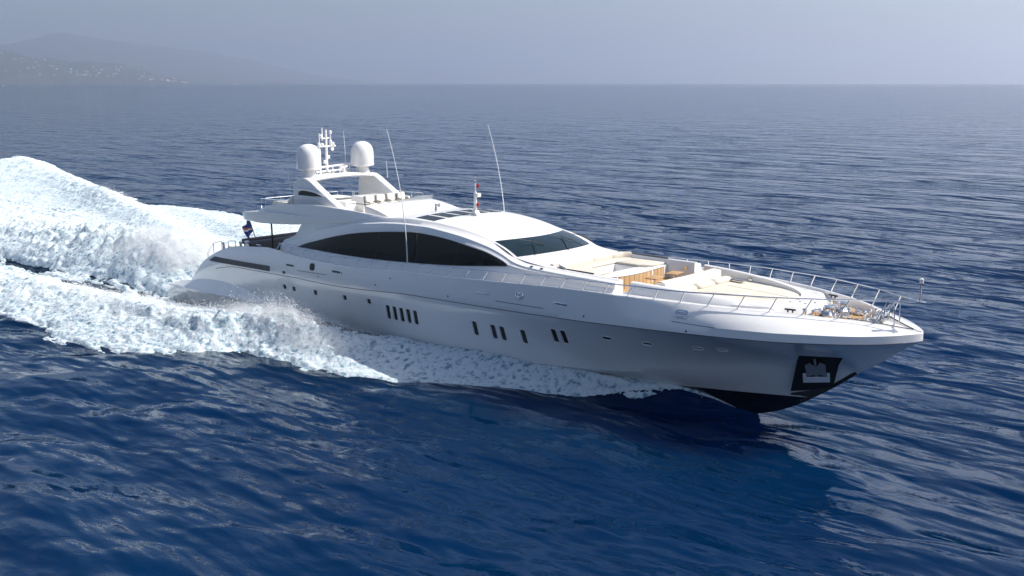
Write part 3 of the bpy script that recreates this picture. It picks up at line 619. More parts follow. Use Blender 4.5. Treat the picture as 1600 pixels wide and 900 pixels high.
obj('cowl', MB().loft(crow), WHITE, cabin, 40)
# skylights
def roof_z(x, y):
    v = min(abs(y) / float(Ry(x)), 1); return float(Rz(x)) + crown(x) * (1 - v ** 2.6)
for yc in (-2.28, -1.16, -.04, 1.08, 2.2):
    P = [(23.62, yc - .44), (25.12, yc - .50), (25.12, yc + .36), (23.62, yc + .42)]
    top_ = [(x, y, roof_z(x, y) + .02) for x, y in P]; fr = MB().add(top_ + [(x, y, z - .08) for x, y, z in top_], [(0, 1, 2, 3), (0, 1, 5, 4), (1, 2, 6, 5), (2, 3, 7, 6), (3, 0, 4, 7)])
    obj('skylight', fr, mat('skylight_glass', (.008, .008, .009), .25, var=.2, spec=.2) if not bpy.data.materials.get('skylight_glass') else bpy.data.materials['skylight_glass'], roof, 0)
# roof mast with lights, horn
q = MB().prism([(25.25, 7.52), (25.85, 7.52), (25.72, 7.75), (25.62, 7.86), (25.42, 7.86)], -.16, .16, .03)
q.tube([(25.52, 0, 7.8), (25.52, 0, 8.9)], [.10, .085], 10).tube([(25.52, 0, 8.9), (25.52, 0, 9.72)], [.04, .03], 8)
lm = obj('light_mast', q, WHITE, roof)
obj('camera_head', MB().box((25.72, .02, 8.72), (.2, .3, .22), .05).tube([(25.55, 0, 8.7), (25.75, 0, 8.7)], .04), WHITE, lm)
for z in (8.2, 9.25): obj('navigation_light', MB().lathe([(.02, -.12), (.075, -.1), (.08, .06), (.03, .1)], (25.68, .05, z), 12), REDP, lm)
for z in (9.45, 9.62): obj('lamp', MB().lathe([(.01, -.06), (.07, -.05), (.07, .05), (.01, .06)], (25.52, 0, z), 12), CHROME, lm)
hz = roof_z(22.6, -.2)
hn = obj('horn', MB().tube([(22.55, -.2, hz - .02), (22.55, -.2, hz + .42)], [.09, .06], 8).lathe([(.03, 0), (.04, .2), (.11, .32)], (22.5, -.2, hz + .36), 10, 'x'), CHROME, roof)
obj('antenna_stub', MB().lathe([(.05, 0), (.05, .03), (.012, .05), (.012, .12)], (20.6, -1.6, roof_z(20.6, 1.6) + .1), 10), BLACK, roof)

# ---- flybridge body
fb = sp((7.7, 6.1), (9.1, 6.08), (13.6, 6.32), (14.5, 6.42), (17, 6.72), (21, 7.15)); fe = sp((7.7, 6.58), (9.4, 6.78), (12, 6.86), (14.3, 6.90), (17.2, 7.0), (19, 7.16), (21, 7.36)); ft = sp((7.7, 6.62), (9.4, 6.84), (9.7, 6.98), (10.3, 7.24), (14, 7.58), (15.5, 7.66), (17.5, 7.62), (19, 7.55), (20.4, 7.46), (21.4, 7.42))
ff = sp((7.7, 6.6), (9.4, 6.80), (10, 6.86), (19, 7.1), (21.4, 7.38)); fy = sp((7.7, 3.25), (8.0, 3.38), (10, 3.46), (14, 3.46), (18, 3.36), (20, 3.2), (21.4, 3.06)); fi2 = sp((7.7, .02), (9.4, .05), (10.2, .20), (13, .17), (15.5, .05), (21.4, .02))
rows = []
for x in np.concatenate([np.arange(7.7, 10.6, .15), np.arange(10.6, 21.4, .3), [21.4]]):
    b, t, f_, y, e, i_ = float(fb(x)), float(ft(x)), float(ff(x)), float(fy(x)), float(fe(x)), float(fi2(x)); t = max(t, e + .03); f_ = min(f_, t - .01)
    h = [(0, b - .02), (y - .75, b), (y - .10, b + .01), (y - .02, b + .06), (y, b + (e - b) * .5), (y, e - .03), (y - .02, e), (y - i_, e + .01), (y - i_ - .03, e + (t - e) * .5), (y - i_ - .06, t - .05), (y - i_ - .10, t), (y - i_ - .22, t), (y - i_ - .26, f_), (0, f_ + .03)]
    rows.append([(x - (.25 if x < 7.9 else 0) * (z - b), -a, z) for a, z in h] + [(x - (.25 if x < 7.9 else 0) * (z - b), a, z) for a, z in h[-2:0:-1]])
fly = obj('flybridge', MB().loft(rows, True, True), WHITE, yacht, 30)
# forward cowl of the flybridge
rows = []
for k in np.linspace(0, 1, 8):
    r = []
    for v in np.linspace(-1, 1, 17):
        xr = 19.2 + .35 * (1 - v * v); zr = 7.84 + .10 * (1 - v * v); xf = 21.5 + .75 * (1 - v * v); zf = roof_z(min(xf, 24), v * 2.75) - .02
        r.append((xr + (xf - xr) * k, v * (2.62 + .2 * k), zr + (zf - zr) * k + .05 * math.sin(math.pi * k)))
    rows.append(r)
back_r = [(x - .14, y * .96, z) for x, y, z in rows[0]]; back_l = [(x - .2, y * .95, 7.0) for x, y, z in rows[0]]
q = MB().loft([back_l, back_r] + rows)
for s in (0, -1): q.add([r[s] for r in rows] + [(r[s][0], r[s][1], 7.0) for r in rows], [tuple(range(8)) + tuple(range(15, 7, -1))])
cowl = obj('flybridge_cowl', q, WHITE, fly, 40)
FG = bpy.data.materials.new('smoked_glass'); FG.use_nodes = True; pb = FG.node_tree.nodes['Principled BSDF']; pb.inputs['Base Color'].default_value = (.30, .33, .36, 1); pb.inputs['Roughness'].default_value = .08; pb.inputs['Alpha'].default_value = .72
arc = [(19.3 + .45 * (1 - v * v), v * 2.58, 7.86 + .09 * (1 - v * v)) for v in np.linspace(-.35, 1, 14)]
obj('wind_deflector', MB().loft([arc, [(x + .10, y * 1.02, z + .26 * min(1, (i + .4) / 7)) for i, (x, y, z) in enumerate(arc)]]), FG, fly, 50)
obj('deflector_rail', MB().tube([(17.9, -2.75, 7.86), (18.3, -2.7, 7.92)] + [(19.15 + .40 * (1 - v * v), v * 2.6, 7.93 + .10 * (1 - v * v)) for v in np.linspace(-1, .9, 14)], .022, 6), BLACK, fly)
# helm chairs, console and sofas up there
for yc in (-.75, .1, .95, 1.8):
    ch = obj('helm_chair', MB().box((17.55, yc, 7.62), (.5, .58, .18), .06), IVORY, fly)
    obj('chair_back', MB().box((17.33, yc, 7.88), (.16, .58, .62), .06, ry=-.15), IVORY, ch)
    obj('chair_shell', MB().box((17.22, yc, 7.82), (.06, .62, .62), .02, ry=-.15), GREYP, ch)
    [obj('armrest', MB().box((17.55, yc + k, 7.80), (.4, .06, .08), .02), GREYP, ch) for k in (-.3, .3)]
    obj('pedestal', MB().tube([(17.55, yc, 7.0), (17.55, yc, 7.46)], .09, 10), CHROME, ch)
obj('helm_console', MB().prism([(18.75, 7.0), (19.15, 7.0), (19.15, 7.78), (18.95, 7.84), (18.7, 7.55)], -1.6, 2.2, .04), WHITE, fly)
obj('wet_bar', MB().box((15.7, .6, 7.5), (1.2, 1.9, .95), .05), WHITE, fly)
obj('bar_unit', MB().box((16.4, -1.75, 7.40), (.9, .8, .86), .05), WHITE, fly)
obj('sofa', MB().box((14.9, 2.2, 7.25), (4.2, .8, .5), .08).box((15.0, 2.62, 7.62), (4.4, .2, .5), .08).box((13.2, 1.2, 7.25), (.7, 2.6, .5), .08), IVORY, fly)
obj('sun_bed', MB().box((11.4, -1.9, 7.24), (1.8, 2.1, .56), .1).box((12.35, -1.9, 7.55), (.35, 2.1, .62), .1), IVORY, fly); obj('sun_bed', MB().box((11.2, 1.4, 7.2), (2.4, 2.6, .5), .1), IVORY, fly)
# flybridge rails: a stern rail and a side rail with posts
def railing(name, P, zf, r, parent, post_every=1, m=CHROME, mid=False):
    rl = obj(name, MB().tube(P, r, 7), m, parent)
    for i in range(0, len(P), post_every):
        x, y, z = P[i]; obj('rail_post', MB().tube([(x, y, z), (x, y, zf(x))], r * .9, 6), m, rl)
    return rl
railing('fly_rail', [(9.7, s_y, 7.62) for s_y in np.linspace(-2.9, 2.9, 6)], lambda x: 6.9, .022, fly)
for s in (-1, 1):
    railing('fly_rail', [(x, s * 3.24, 7.64 + .035 * (x - 9.7)) for x in (9.75, 10.9, 11.05, 12.6)], lambda x: float(ft(x)) - .02, .022, fly)
railing('fly_rail', [(x, 3.0, 8.08) for x in np.arange(12.8, 18.3, 1.05)], lambda x: 7.6, .022, fly)

# ---- radar arch: two swept fins, a cross beam, domes and the mast
fin = [(12.55, 7.3), (12.62, 8.25), (12.60, 8.62), (12.78, 8.88), (13.1, 9.06), (13.6, 9.15), (13.95, 9.12), (14.4, 8.94), (15.2, 8.50), (16.0, 8.08), (16.9, 7.62), (17.55, 7.40), (18.3, 7.22), (17.2, 7.1), (14.5, 7.1)]
arch = None
for s in (-1, 1):
    f_ = MB().prism(fin, s * 2.28, s * 2.86, .13, 4)
    o = obj('arch_leg', f_, WHITE, fly, 50)
    obj('arch_vent', MB().prism([(13.15, 8.07), (13.22, 8.27), (13.5, 8.36), (14.1, 8.38), (14.8, 8.32), (15.5, 8.13), (14.5, 8.08)], s * 2.84, s * 2.872), BLACK, o, 0)
    obj('vent_brow', MB().tube([(12.7, s * 2.88, 8.36), (13.3, s * 2.91, 8.44), (14.2, s * 2.92, 8.44), (14.9, s * 2.90, 8.36), (15.7, s * 2.87, 8.14)], [.05, .06, .06, .05, .02], 8), WHITE, o)
q = MB()
rows = []
for y in np.linspace(-2.4, 2.4, 15):
    c = .14 * (1 - (y / 2.4) ** 2); sec = [(13.05, 8.90), (13.0, 9.0), (13.1, 9.12), (13.5, 9.14), (14.0, 9.09), (14.12, 8.98), (14.0, 8.88), (13.5, 8.86)]
    rows.append([(x, y, z + c) for x, z in sec])
beam = obj('arch_beam', MB().loft(rows, True, True), WHITE, fly, 40)
for s in (-1, 1):
    d = obj('radome', MB().lathe([(.02, 9.60), (.64, 9.58), (.72, 9.62), (.735, 9.72), (.74, 10.1), (.73, 10.45), (.69, 10.68), (.60, 10.88), (.46, 11.03), (.28, 11.12), (.1, 11.155), (.01, 11.16)], (13.32, s * 2.12, 0), 40), WHITE, beam, 50)
    obj('dome_pedestal', MB().lathe([(.50, 9.0), (.44, 9.25), (.40, 9.45), (.42, 9.6)], (13.32, s * 2.12, 0), 24), WHITE, d)
    obj('dome_strap', MB().lathe([(.742, 9.62), (.75, 9.63), (.75, 9.68), (.742, 9.69)], (13.32, s * 2.12, 0), 40), WHITE, d)
# signal mast
q = MB().tube([(12.95, -.45, 9.2), (12.95, -.45, 11.95)], [.095, .07], 8)
q.tube([(12.95, -.98, 9.1), (12.95, -.98, 10.75)], [.085, .075], 8).tube([(12.95, -.98, 10.7), (12.95, -.98, 11.75)], .035, 6)
q.tube([(12.95, -.75, 11.3), (12.95, -.75, 12.08)], .05, 6)
q.tube([(12.95, -1.1, 10.92), (12.95, .28, 10.92)], .06, 8).tube([(12.95, -.85, 11.42), (12.95, -.2, 11.42)], .045, 8)
q.tube([(12.95, -.1, 10.9), (12.95, -.1, 11.75)], .042, 6)
q.tube([(12.95, -1.3, 9.62), (12.95, 1.4, 9.72)], .07, 8).tube([(12.95, -1.3, 9.35), (12.95, 1.4, 9.42)], .06, 8)
for y in (-1.25, .0, .55, 1.35): q.tube([(12.95, y, 9.0), (12.95, y, 9.7)], .05, 6)
sm_ = obj('signal_mast', q, WHITE, beam)
for y, z in ((-.85, 11.55), (-.1, 11.78), (-.1, 11.2), (-1.0, 11.05), (-.75, 11.02), (.08, 11.05), (-.1, 11.0), (-.3, 10.25), (-.6, 9.95)):
    obj('mast_light', MB().lathe([(.02, -.12), (.10, -.09), (.10, .07), (.04, .12)], (12.95, y, z), 10), WHITE, sm_)
for y, z in ((-.1, 10.75), (-.42, 9.36)): obj('loudhailer', MB().lathe([(.03, 0), (.05, .1), (.12, .24)], (12.9, y, z), 10, 'x'), WHITE, sm_)
for i in range(16):
    obj('mast_equipment', MB().box((13.2 + random.uniform(-.2, .4), -.9 + i * .11, 9.22 + random.uniform(-.04, .12)), (random.uniform(.08, .22), random.uniform(.06, .16), random.uniform(.08, .22)), .02, random.uniform(0, 1)), CHROME, sm_)
# open-array scanner
obj('radar_scanner', MB().box((13.6, .35, 9.62), (.16, 1.1, .12), .04, .5).tube([(13.6, .35, 9.15), (13.6, .35, 9.6)], .1, 10), WHITE, beam)
# whip aerials
def whip(name, base, tip, r, parent, bend=.35):
    b, t = Vector(base), Vector(tip); P = [b.lerp(t, k) + Vector((-1, 0, 0)) * (-bend * 4 * k * (1 - k)) for k in np.linspace(0, 1, 12)]
    obj(name, MB().tube(P, [r * (1 - .55 * k) for k in np.linspace(0, 1, 12)], 6), WHITE, parent)
for s in (-1, 1): whip('whip_aerial', (24.2, s * 3.95, 5.25), (22.75, s * 3.95, 12.38), .034, cabin)
whip('whip_aerial', (12.6, 1.35, 9.1), (12.45, 1.35, 11.8), .03, beam, .03); whip('whip_aerial', (12.45, -2.95, 8.3), (12.3, -2.95, 9.75), .022, beam, .0); whip('whip_aerial', (15.2, 2.6, 8.9), (15.1, 2.6, 10.0), .025, beam, 0)
for s in (-1, 1): obj('awning_pole', MB().tube([(10.75, s * 3.2, 3.7), (10.68, s * 3.2, 6.12)], .055, 8), BLACK, fly)

# ---- aft deck furniture seen under the overhang
obj('aft_sofa', MB().box((6.9, 0, 4.12), (.75, 5.2, .75), .1).box((6.55, 0, 4.5), (.25, 5.4, .35), .08), GREYV, hull)
obj('dining_bench', MB().box((9.2, 1.9, 4.0), (2.2, .7, .6), .1).box((9.2, 2.3, 4.4), (2.4, .2, .5), .08), GREYV, hull)
obj('sun_bed_base', MB().box((5.35, 0, 3.75), (1.6, 5.2, .5), .1), IVORY, hull)
for s in (-1, 1):
    railing('stern_rail', [(3.75, s * 3.6, 3.55), (4.5, s * 3.6, 4.28), (5.5, s * 3.6, 4.50)], lambda x: 2.4 + (x - 3.7) * .6, .028, hull)
    railing('stern_rail', [(6.0, s * 3.7, 4.28), (6.45, s * 3.7, 4.62), (7.3, s * 3.7, 4.72)], lambda x: 3.9, .028, hull)
    obj('mooring_bitt', MB().lathe([(.10, 3.6), (.08, 4.3), (.12, 4.42), (.1, 4.5)], (5.9, s * 3.75, 0), 10), CHROME, hull); obj('mooring_bitt', MB().lathe([(.10, 3.6), (.08, 4.2), (.12, 4.32), (.1, 4.4)], (8.2, s * 3.9, .4), 10), CHROME, hull)
    obj('capstan', MB().lathe([(.16, 4.55), (.1, 4.7), (.09, 4.8), (.16, 4.92), (.15, 4.96)], (9.2, s * 4.1, 0), 14), CHROME, hull)
    obj('cleat', MB().tube([(10.4, s * 4.2, 4.86), (10.9, s * 4.2, 4.86)], .035, 6).tube([(10.55, s * 4.2, 4.7), (10.55, s * 4.2, 4.86)], .03, 6).tube([(10.75, s * 4.2, 4.7), (10.75, s * 4.2, 4.86)], .03, 6), CHROME, hull)
obj('stern_light', MB().lathe([(.03, 1.0), (.03, 1.3), (.06, 1.32), (.05, 1.42)], (2.3, -4.0, .25), 10), CHROME, hull)
# ensign on its raked staff
obj('ensign_staff', MB().tube([(4.3, .0, 3.75), (3.35, 0, 5.6)], .03, 8).lathe([(.01, -.05), (.05, 0), (.01, .05)], (3.33, 0, 5.63), 8), BLACK, hull)
FL = bpy.data.materials.new('ensign_cloth'); FL.use_nodes = True; n = N(FL.node_tree); pb = FL.node_tree.nodes['Principled BSDF']
uv = n('ShaderNodeUVMap'); s_ = n('ShaderNodeSeparateXYZ', {0: uv.outputs[0]})
dlt = n.math('SUBTRACT', s_.outputs[1], n.math('ADD', .12, n.math('MULTIPLY', s_.outputs[0], .62)))
wd = n.math('ADD', .03, n.math('MULTIPLY', s_.outputs[0], .14))
isw = n.math('LESS_THAN', n.math('ABSOLUTE', n.math('ADD', dlt, n.math('MULTIPLY', wd, .5))), n.math('MULTIPLY', wd, .5)); iso = n.math('LESS_THAN', n.math('ABSOLUTE', n.math('SUBTRACT', dlt, n.math('MULTIPLY', wd, .5))), n.math('MULTIPLY', wd, .5))
c1 = n.mix(isw, (.022, .04, .19, 1), (.75, .74, .72, 1)); c2 = n.mix(iso, c1, (.60, .14, .05, 1)); FL.node_tree.links.new(c2, pb.inputs['Base Color']); pb.inputs['Roughness'].default_value = .8
bm = bmesh.new(); ul = bm.loops.layers.uv.new('UVMap'); G = {}
for i in range(15):
    for j in range(11):
        u, v = i / 14, j / 10; top_p = Vector((3.42, 0, 5.46)).lerp(Vector((3.86, 0, 4.62)), 1 - v)
        G[i, j] = (bm.verts.new(top_p + Vector((-.75 * u - .10 * u * math.sin(v * 3), .12 * math.sin(u * 9 + v * 2.0) * u, -.62 * u ** 1.3 + .05 * math.sin(u * 7)))), (u, v))
for i in range(14):
    for j in range(10):
        k = [G[i, j], G[i + 1, j], G[i + 1, j + 1], G[i, j + 1]]; f_ = bm.faces.new([a for a, _ in k]); f_.smooth = True
        for l, (_, uvc) in zip(f_.loops, k): l[ul].uv = uvc
me = bpy.data.meshes.new('ensign'); bm.to_mesh(me); bm.free(); me.materials.append(FL); fo = bpy.data.objects.new('ensign', me); C.objects.link(fo)
md = None
tag(fo, 'dark blue ensign with white and orange diagonal stripes flying from the stern staff', 'flag')

# ---- foredeck lounge
rows = []
for x in np.arange(33.2, 37.91, .235):
    for_row = cabin_row(x)[:]; ry, B = float(Ry(x)), float(Rz(x)); rows.append(for_row + [(x, -ry + .03, B + .012), (x, -ry + .22, B + .005), (x, -ry + .25, B - .03), (x, -ry + .27, 5.0)])
q = MB().loft(rows); q.add(rows[-1], [tuple(range(len(rows[-1])))])
coam = obj('coaming', q, WHITE, yacht, 40); obj('coaming', q.mirrored(), WHITE, yacht, 40)
fo_ = sp((38.5, 3.25), (40, 3.14), (42, 2.86), (43.5, 2.5), (44.5, 2.08), (45.3, 1.55), (45.9, .98), (46.15, .62), (46.3, .0)); fz = sp((38.5, 5.93), (40, 5.88), (42, 5.77), (43.5, 5.65), (44.5, 5.57), (45.3, 5.53), (46.3, 5.49)); fi_ = sp((38.5, 2.93), (40, 2.82), (42, 2.50), (43.5, 2.05), (44.3, 1.55), (44.8, .85), (45.0, .0))
T_ = np.linspace(0, 1, 34); xo = 38.5 + 7.8 * np.sin(T_ * math.pi / 2) ** .8; xi = 38.5 + 6.5 * np.sin(T_ * math.pi / 2) ** .8
half = []
for a, b in zip(xo, xi):
    y, z = float(fo_(a)), float(fz(a)); yi = float(fi_(b)); zi = float(fz(b)); dn = float(zD(min(a, 46.2)))
    half.append([(a + .10 * (y < 1.5), -(y + .24), dn - .06), (a + .05 * (y < 1.5), -(y + .16), dn + .10), (a, -(y + .02), z - .10), (a - .03, -(y - .05), z - .01), (a * .5 + b * .5, -(y + yi) / 2, (z + zi) / 2 + .012), (b, -(yi + .04), zi + .005), (b, -yi, zi - .03), (b - .02, -yi + .01, 5.0)])
q = MB().loft(half); q.add(half[0], [tuple(range(8))]); m2 = q.mirrored(); q.add(m2.v, m2.f)
fcoam = obj('bow_coaming', q, WHITE, yacht, 40)
for s in (-1, 1):
    for x in (39.4, 41.3): 
        yy = float(fi_(x)); obj('courtesy_light', MB().lathe([(.0, -.01), (.11, -.01), (.11, .015), (.07, .02), (.06, .005), (0, .005)], (x, s * (yy - .03), float(fz(x)) - .2), 16, 'y'), CHROME, fcoam)
    obj('courtesy_light', MB().lathe([(.0, -.01), (.11, -.01), (.11, .015), (.07, .02), (.06, .005), (0, .005)], (37.4, s * 2.98, 5.62), 16, 'y'), CHROME, coam)
    for px_, py_, pz_ in ((32.7, 3.45, 6.0), (33.35, 3.45, 5.97), (33.4, 2.75, 6.06)): obj('deck_fitting', MB().box((px_, s * py_, pz_), (.17, .08, .05), .02), BLACK, coam)
for x, y in ((45.2, .3), (45.35, -.3), (45.6, .6), (45.7, -.5), (45.9, 0.), (45.1, -.7)): obj('bolt_cap', MB().lathe([(.05, 0), (.05, .02), (.01, .025)], (x, y, float(fz(x)) + .01), 8), GREYP, fcoam)
obj('lounge_floor', MB().box((37.9, 0, 4.99), (3.4, 6.1, .08)), TEAKDECK, yacht)
# spa module with its raised rim
frontx = sp((-3.0, 35.9), (-1.95, 36.15), (-1.3, 36.5), (0, 36.62), (1.5, 36.5), (2.4, 36.42), (3.0, 36.3))
YF = np.linspace(-3.0, 3.0, 25)
def slab(z0, z1, x_back, off, ys):
    a = [(float(frontx(y)) + off, y) for y in ys]; return MB().prism(a + [(x_back, ys[-1]), (x_back, ys[0])], z0, z1, .025, 2, 'xy')
hx0, hx1, hy0, hy1 = 34.25, 35.55, -.85, 1.25
q = MB()
fr_ = [(float(frontx(y)), y) for y in YF]
for z in (5.70,):
    ys1 = np.linspace(-3.0, hy0, 10); ys2 = np.linspace(hy0, hy1, 10); ys3 = np.linspace(hy1, 3.0, 10)
    for ys in (ys1, ys3): q.add([(33.3, ys[0], z), (33.3, ys[-1], z)] + [(float(frontx(y)), y, z) for y in ys[::-1]], [tuple(range(12))])
    q.add([(hx1, hy0, z), (hx1, hy1, z)] + [(float(frontx(y)), y, z) for y in ys2[::-1]], [tuple(range(12))]); q.add([(33.3, hy0, z), (hx0, hy0, z), (hx0, hy1, z), (33.3, hy1, z)], [(0, 1, 2, 3)])
q.loft([[(a, b, 5.70) for a, b in fr_], [(a, b, 5.0) for a, b in fr_]])
A4 = [(hx0, hy0), (hx1, hy0), (hx1, hy1), (hx0, hy1)]; B4 = [(hx0 + .12, hy0 + .15), (hx1 - .1, hy0 + .15), (hx1 - .1, hy1 - .12), (hx0 + .12, hy1 - .12)]
q.loft([[(a, b, 5.70) for a, b in A4], [(a, b, 5.12) for a, b in B4]], True); q.add([(a, b, 5.12) for a, b in B4], [(0, 1, 2, 3)])
spa = obj('spa', q, WHITE, yacht, 30)
for y, z in ((-.6, 5.5), (-.35, 5.42), (.0, 5.5), (.25, 5.4)): obj('spa_jet', MB().lathe([(0, 0), (.05, 0), (.05, .02), (0, .025)], (hx0 + .06 + (5.7 - z) * .2, y, z), 10, 'x'), CHROME, spa)
tp = MB(); fx = [(float(frontx(y)) + .012, y) for y in np.linspace(-1.9, 2.5, 22)]
tp.loft([[(a, b, 5.64) for a, b in fx], [(a + .025, b, 5.64) for a, b in fx], [(a + .025, b, 5.03) for a, b in fx], [(a, b, 5.03) for a, b in fx]], True, True)
TPAN = teak_mat('teak_panel', .36, 1, (.50, .32, .16, 1), (.68, .47, .26, 1)); TPAN.node_tree.nodes['Principled BSDF'].inputs['Roughness'].default_value = .5
panel = obj('teak_panel', tp, TPAN, spa, 30)
for y in (-1.5, 1.25, 2.5): obj('panel_post', MB().box((float(frontx(y)) + .035, y, 5.34), (.06, .10, .64), .015), WHITE, panel)
obj('panel_rim', slab(5.66, 5.715, 36.0, .06, np.linspace(-1.95, 2.6, 24)), WHITE, spa)
# cushions laid on the module: each lifts off
def cushion(name, label, mb, m=CREAM, cat='cushion', loc=None, group=None):
    o = obj(name, mb, m, None, 50); return tag(o, label, cat, group)
cushion('sun_cushion', 'cream sun cushion lying aft of the spa below the curved backrest', MB().box((33.78, .1, 5.765), (.92, 5.9, .12), .05))
cushion('sun_cushion', 'cream cushion lying on the near side of the spa beside the coaming', MB().prism([(34.27, -2.85), (34.27, -.95), (35.7, -.95), (35.75, -2.0), (35.55, -2.85)], 5.705, 5.82, .04, 2, 'xy'))
cushion('sun_cushion', 'cream cushion lying on the far side of the spa by the dark grey bolster', MB().prism([(34.27, 1.32), (34.27, 3.0), (36.2, 3.0), (36.25, 1.9), (35.7, 1.32)], 5.705, 5.82, .04, 2, 'xy'))
rows = []
bk = sp((-3.05, 34.4), (-2.6, 33.75), (-2.0, 33.48), (-1.0, 33.28), (0.5, 33.26), (1.6, 33.36), (2.5, 33.6), (2.95, 34.0))
segs = [(-3.02, -1.55), (-1.52, .55), (.58, 1.95), (1.98, 2.92)]
for a, b in segs:
    rows = []
    for y in np.linspace(a, b, 12):
        x = float(bk(y)); e = .6 + .4 * math.sin(math.pi * min(1, max(0, (y - a) / (b - a)))) ** .25
        rows.append([(x - .02, y, 5.75), (x - .03, y, 6.06 * 1), (x + .04, y, 6.12), (x + .12, y, 6.10), (x + .20, y, 5.95), (x + .22 * e, y, 5.80), (x + .2, y, 5.75)])
    obj('backrest', MB().loft(rows, True, True), CREAM, spa, 50)
cushion('bolster', 'long dark grey bolster along the far coaming beside the spa', MB().box((35.1, 3.07, 5.92), (2.4, .16, .28), .05, rz=.02), GREYV, 'bolster')
obj('side_trim', MB().box((35.05, -2.97, 6.0), (2.3, .07, .07), .02, rz=-.035), BLACK, coam)
obj('end_block', MB().box((36.05, -2.72, 5.52), (.5, .75, .34), .04), WHITE, coam)
# low teak tables standing in the passage
def table(label, x, y, rz):
    t = thing('side_table', label, 'table', (x, y, 5.03), 'teak side tables in the bow lounge')
    obj('table_top', MB().box((x, y, 5.50), (.62, .95, .05), .015, rz), TEAKDECK, t)
    obj('table_leg', MB().tube([(x, y, 5.03), (x, y, 5.48)], .05, 10), CHROME, t)
    obj('table_base', MB().box((x, y, 5.05), (.5, .62, .045), .015, rz), TEAKDECK, t)
table('small teak side table nearest the slatted teak panel', 37.35, .35, .15); table('small teak side table by the far gate of the bow lounge', 37.35, 2.05, .15)
# transverse white backrest and the triangular sun pad ahead of it
rows = []
for y in np.linspace(-2.45, 2.3, 20):
    x = 39.75 + .12 * (1 - (y / 2.4) ** 2); rows.append([(x - .42, y, 5.0), (x - .40, y, 5.84), (x - .34, y, 5.90), (x + .02, y, 5.94), (x + .10, y, 5.90), (x + .16, y, 5.02)])
obj('seat_bulkhead', MB().loft(rows, True, True), WHITE, yacht, 40)
cushion('seat_top_pad', 'narrow cream pad along the top of the white bar across the bow lounge', MB().loft([[(39.75 + .12 * (1 - (y / 2.4) ** 2) + dx, y, z) for dx, z in ((-.36, 5.925), (-.36, 5.955), (-.14, 5.97), (-.10, 5.93))] for y in np.linspace(-2.4, 2.25, 16)], True, True), CREAM)
pad = []
for x in np.linspace(40.05, 44.75, 26): pad.append((x, -(float(fi_(x)) - .06)))
q = MB().prism(pad + [(x, -y) for x, y in pad[::-1]], 5.25, 5.50, .06, 3, 'xy')
sp_ = obj('sun_pad', q, CREAM, None, 50); tag(sp_, 'large triangular cream sun pad filling the bow lounge', 'sun pad')
for a_, b_ in (((41.0, -1.0, 5.502), (44.4, -.45, 5.502)), ((41.0, 1.0, 5.502), (44.4, .45, 5.502)), ((42.6, -2.2, 5.502), (42.6, 2.2, 5.502))): obj('pad_seam', MB().tube([a_, b_], .013, 5), IVORY, sp_)
for yc, lab in ((-1.55, 'cream rolled headrest at the near end of the sun pad'), (0.0, 'cream rolled headrest in the middle of the sun pad'), (1.5, 'cream rolled headrest at the far end of the sun pad')):
    rows = []
    for y in np.linspace(yc - .76, yc + .76, 14):
        t = abs(y - yc) / .76; r = .17 * (1 - t ** 8 * .6); rows.append([(40.32 + r * 1.7 * math.cos(a), y, 5.56 + r * math.sin(a)) for a in np.linspace(0, 2 * math.pi, 14, endpoint=False)])
    tag(obj('headrest', MB().loft(rows, True, True), CREAM, None, 60), lab, 'headrest', 'headrest rolls on the sun pad')
obj('drinks_tray', MB().box((40.9, 2.05, 5.6), (.85, .3, .05), .02, -.15), GREYP, fcoam)

# ---- bow working deck
obj('bow_deck', MB().prism([(45.7, -1.9), (46.5, -1.95), (47.4, -1.45), (48.25, -.85), (48.35, 0), (48.25, .85), (47.4, 1.45), (46.5, 1.95), (45.7, 1.9)], 5.085, 5.14, .01, 1, 'xy'), TEAKDECK, yacht)
for s in (-1, 1):
    x, y = 46.85 + .05 * s, s * .62
    wl = obj('windlass', MB().lathe([(.26, 5.13), (.26, 5.22), (.16, 5.3), (.12, 5.42), (.13, 5.5), (.2, 5.56), (.19, 5.62), (.05, 5.64)], (x, y, 0), 18), CHROME, yacht)
    obj('gearbox', MB().box((x - .42, y, 5.26), (.4, .3, .26), .07).lathe([(.14, 0), (.17, .04), (.17, .12), (.14, .16)], (x - .36, y - .28, 5.3), 14, 'y'), CHROME, wl)
    ch = MB()
    for i in range(11):
        cx0 = x + .22 + i * .105; a = [(cx0 + .075 * math.cos(t), y * (1 - i * .03) + (.042 * math.sin(t) if i % 2 else 0), 5.19 + (0 if i % 2 else .042 * math.sin(t))) for t in np.linspace(0, 2 * math.pi, 8, endpoint=False)]; ch.tube(a, .02, 5, True)
    obj('anchor_chain', ch, CHROME, wl)
    obj('chain_stopper', MB().box((x + .75, y * .85, 5.22), (.24, .2, .2), .03).tube([(x + .75, y * .85, 5.3), (x + .55, y * .85, 5.5)], .025, 6), CHROME, wl)
    for bx in (46.1, 46.5): obj('bollard', MB().lathe([(.10, 5.12), (.07, 5.2), (.07, 5.4), (.11, 5.46), (.09, 5.5)], (bx, s * 1.33, 0), 12), CHROME, yacht)
    obj('bow_cleat', MB().tube([(45.55, s * 2.05, 5.52), (46.0, s * 1.95, 5.52)], .04, 7).tube([(45.68, s * 2.02, 5.4), (45.68, s * 2.02, 5.52)], .035, 6).tube([(45.88, s * 1.98, 5.4), (45.88, s * 1.98, 5.52)], .035, 6), BLACK, yacht)
for i in range(22): obj('deck_fitting', MB().lathe([(.02, 0), (random.uniform(.04, .09), .02), (random.uniform(.03, .08), random.uniform(.08, .3)), (.02, .32)], (random.uniform(46.2, 47.5), random.uniform(-.85, .85), 5.13), 9), CHROME, yacht)
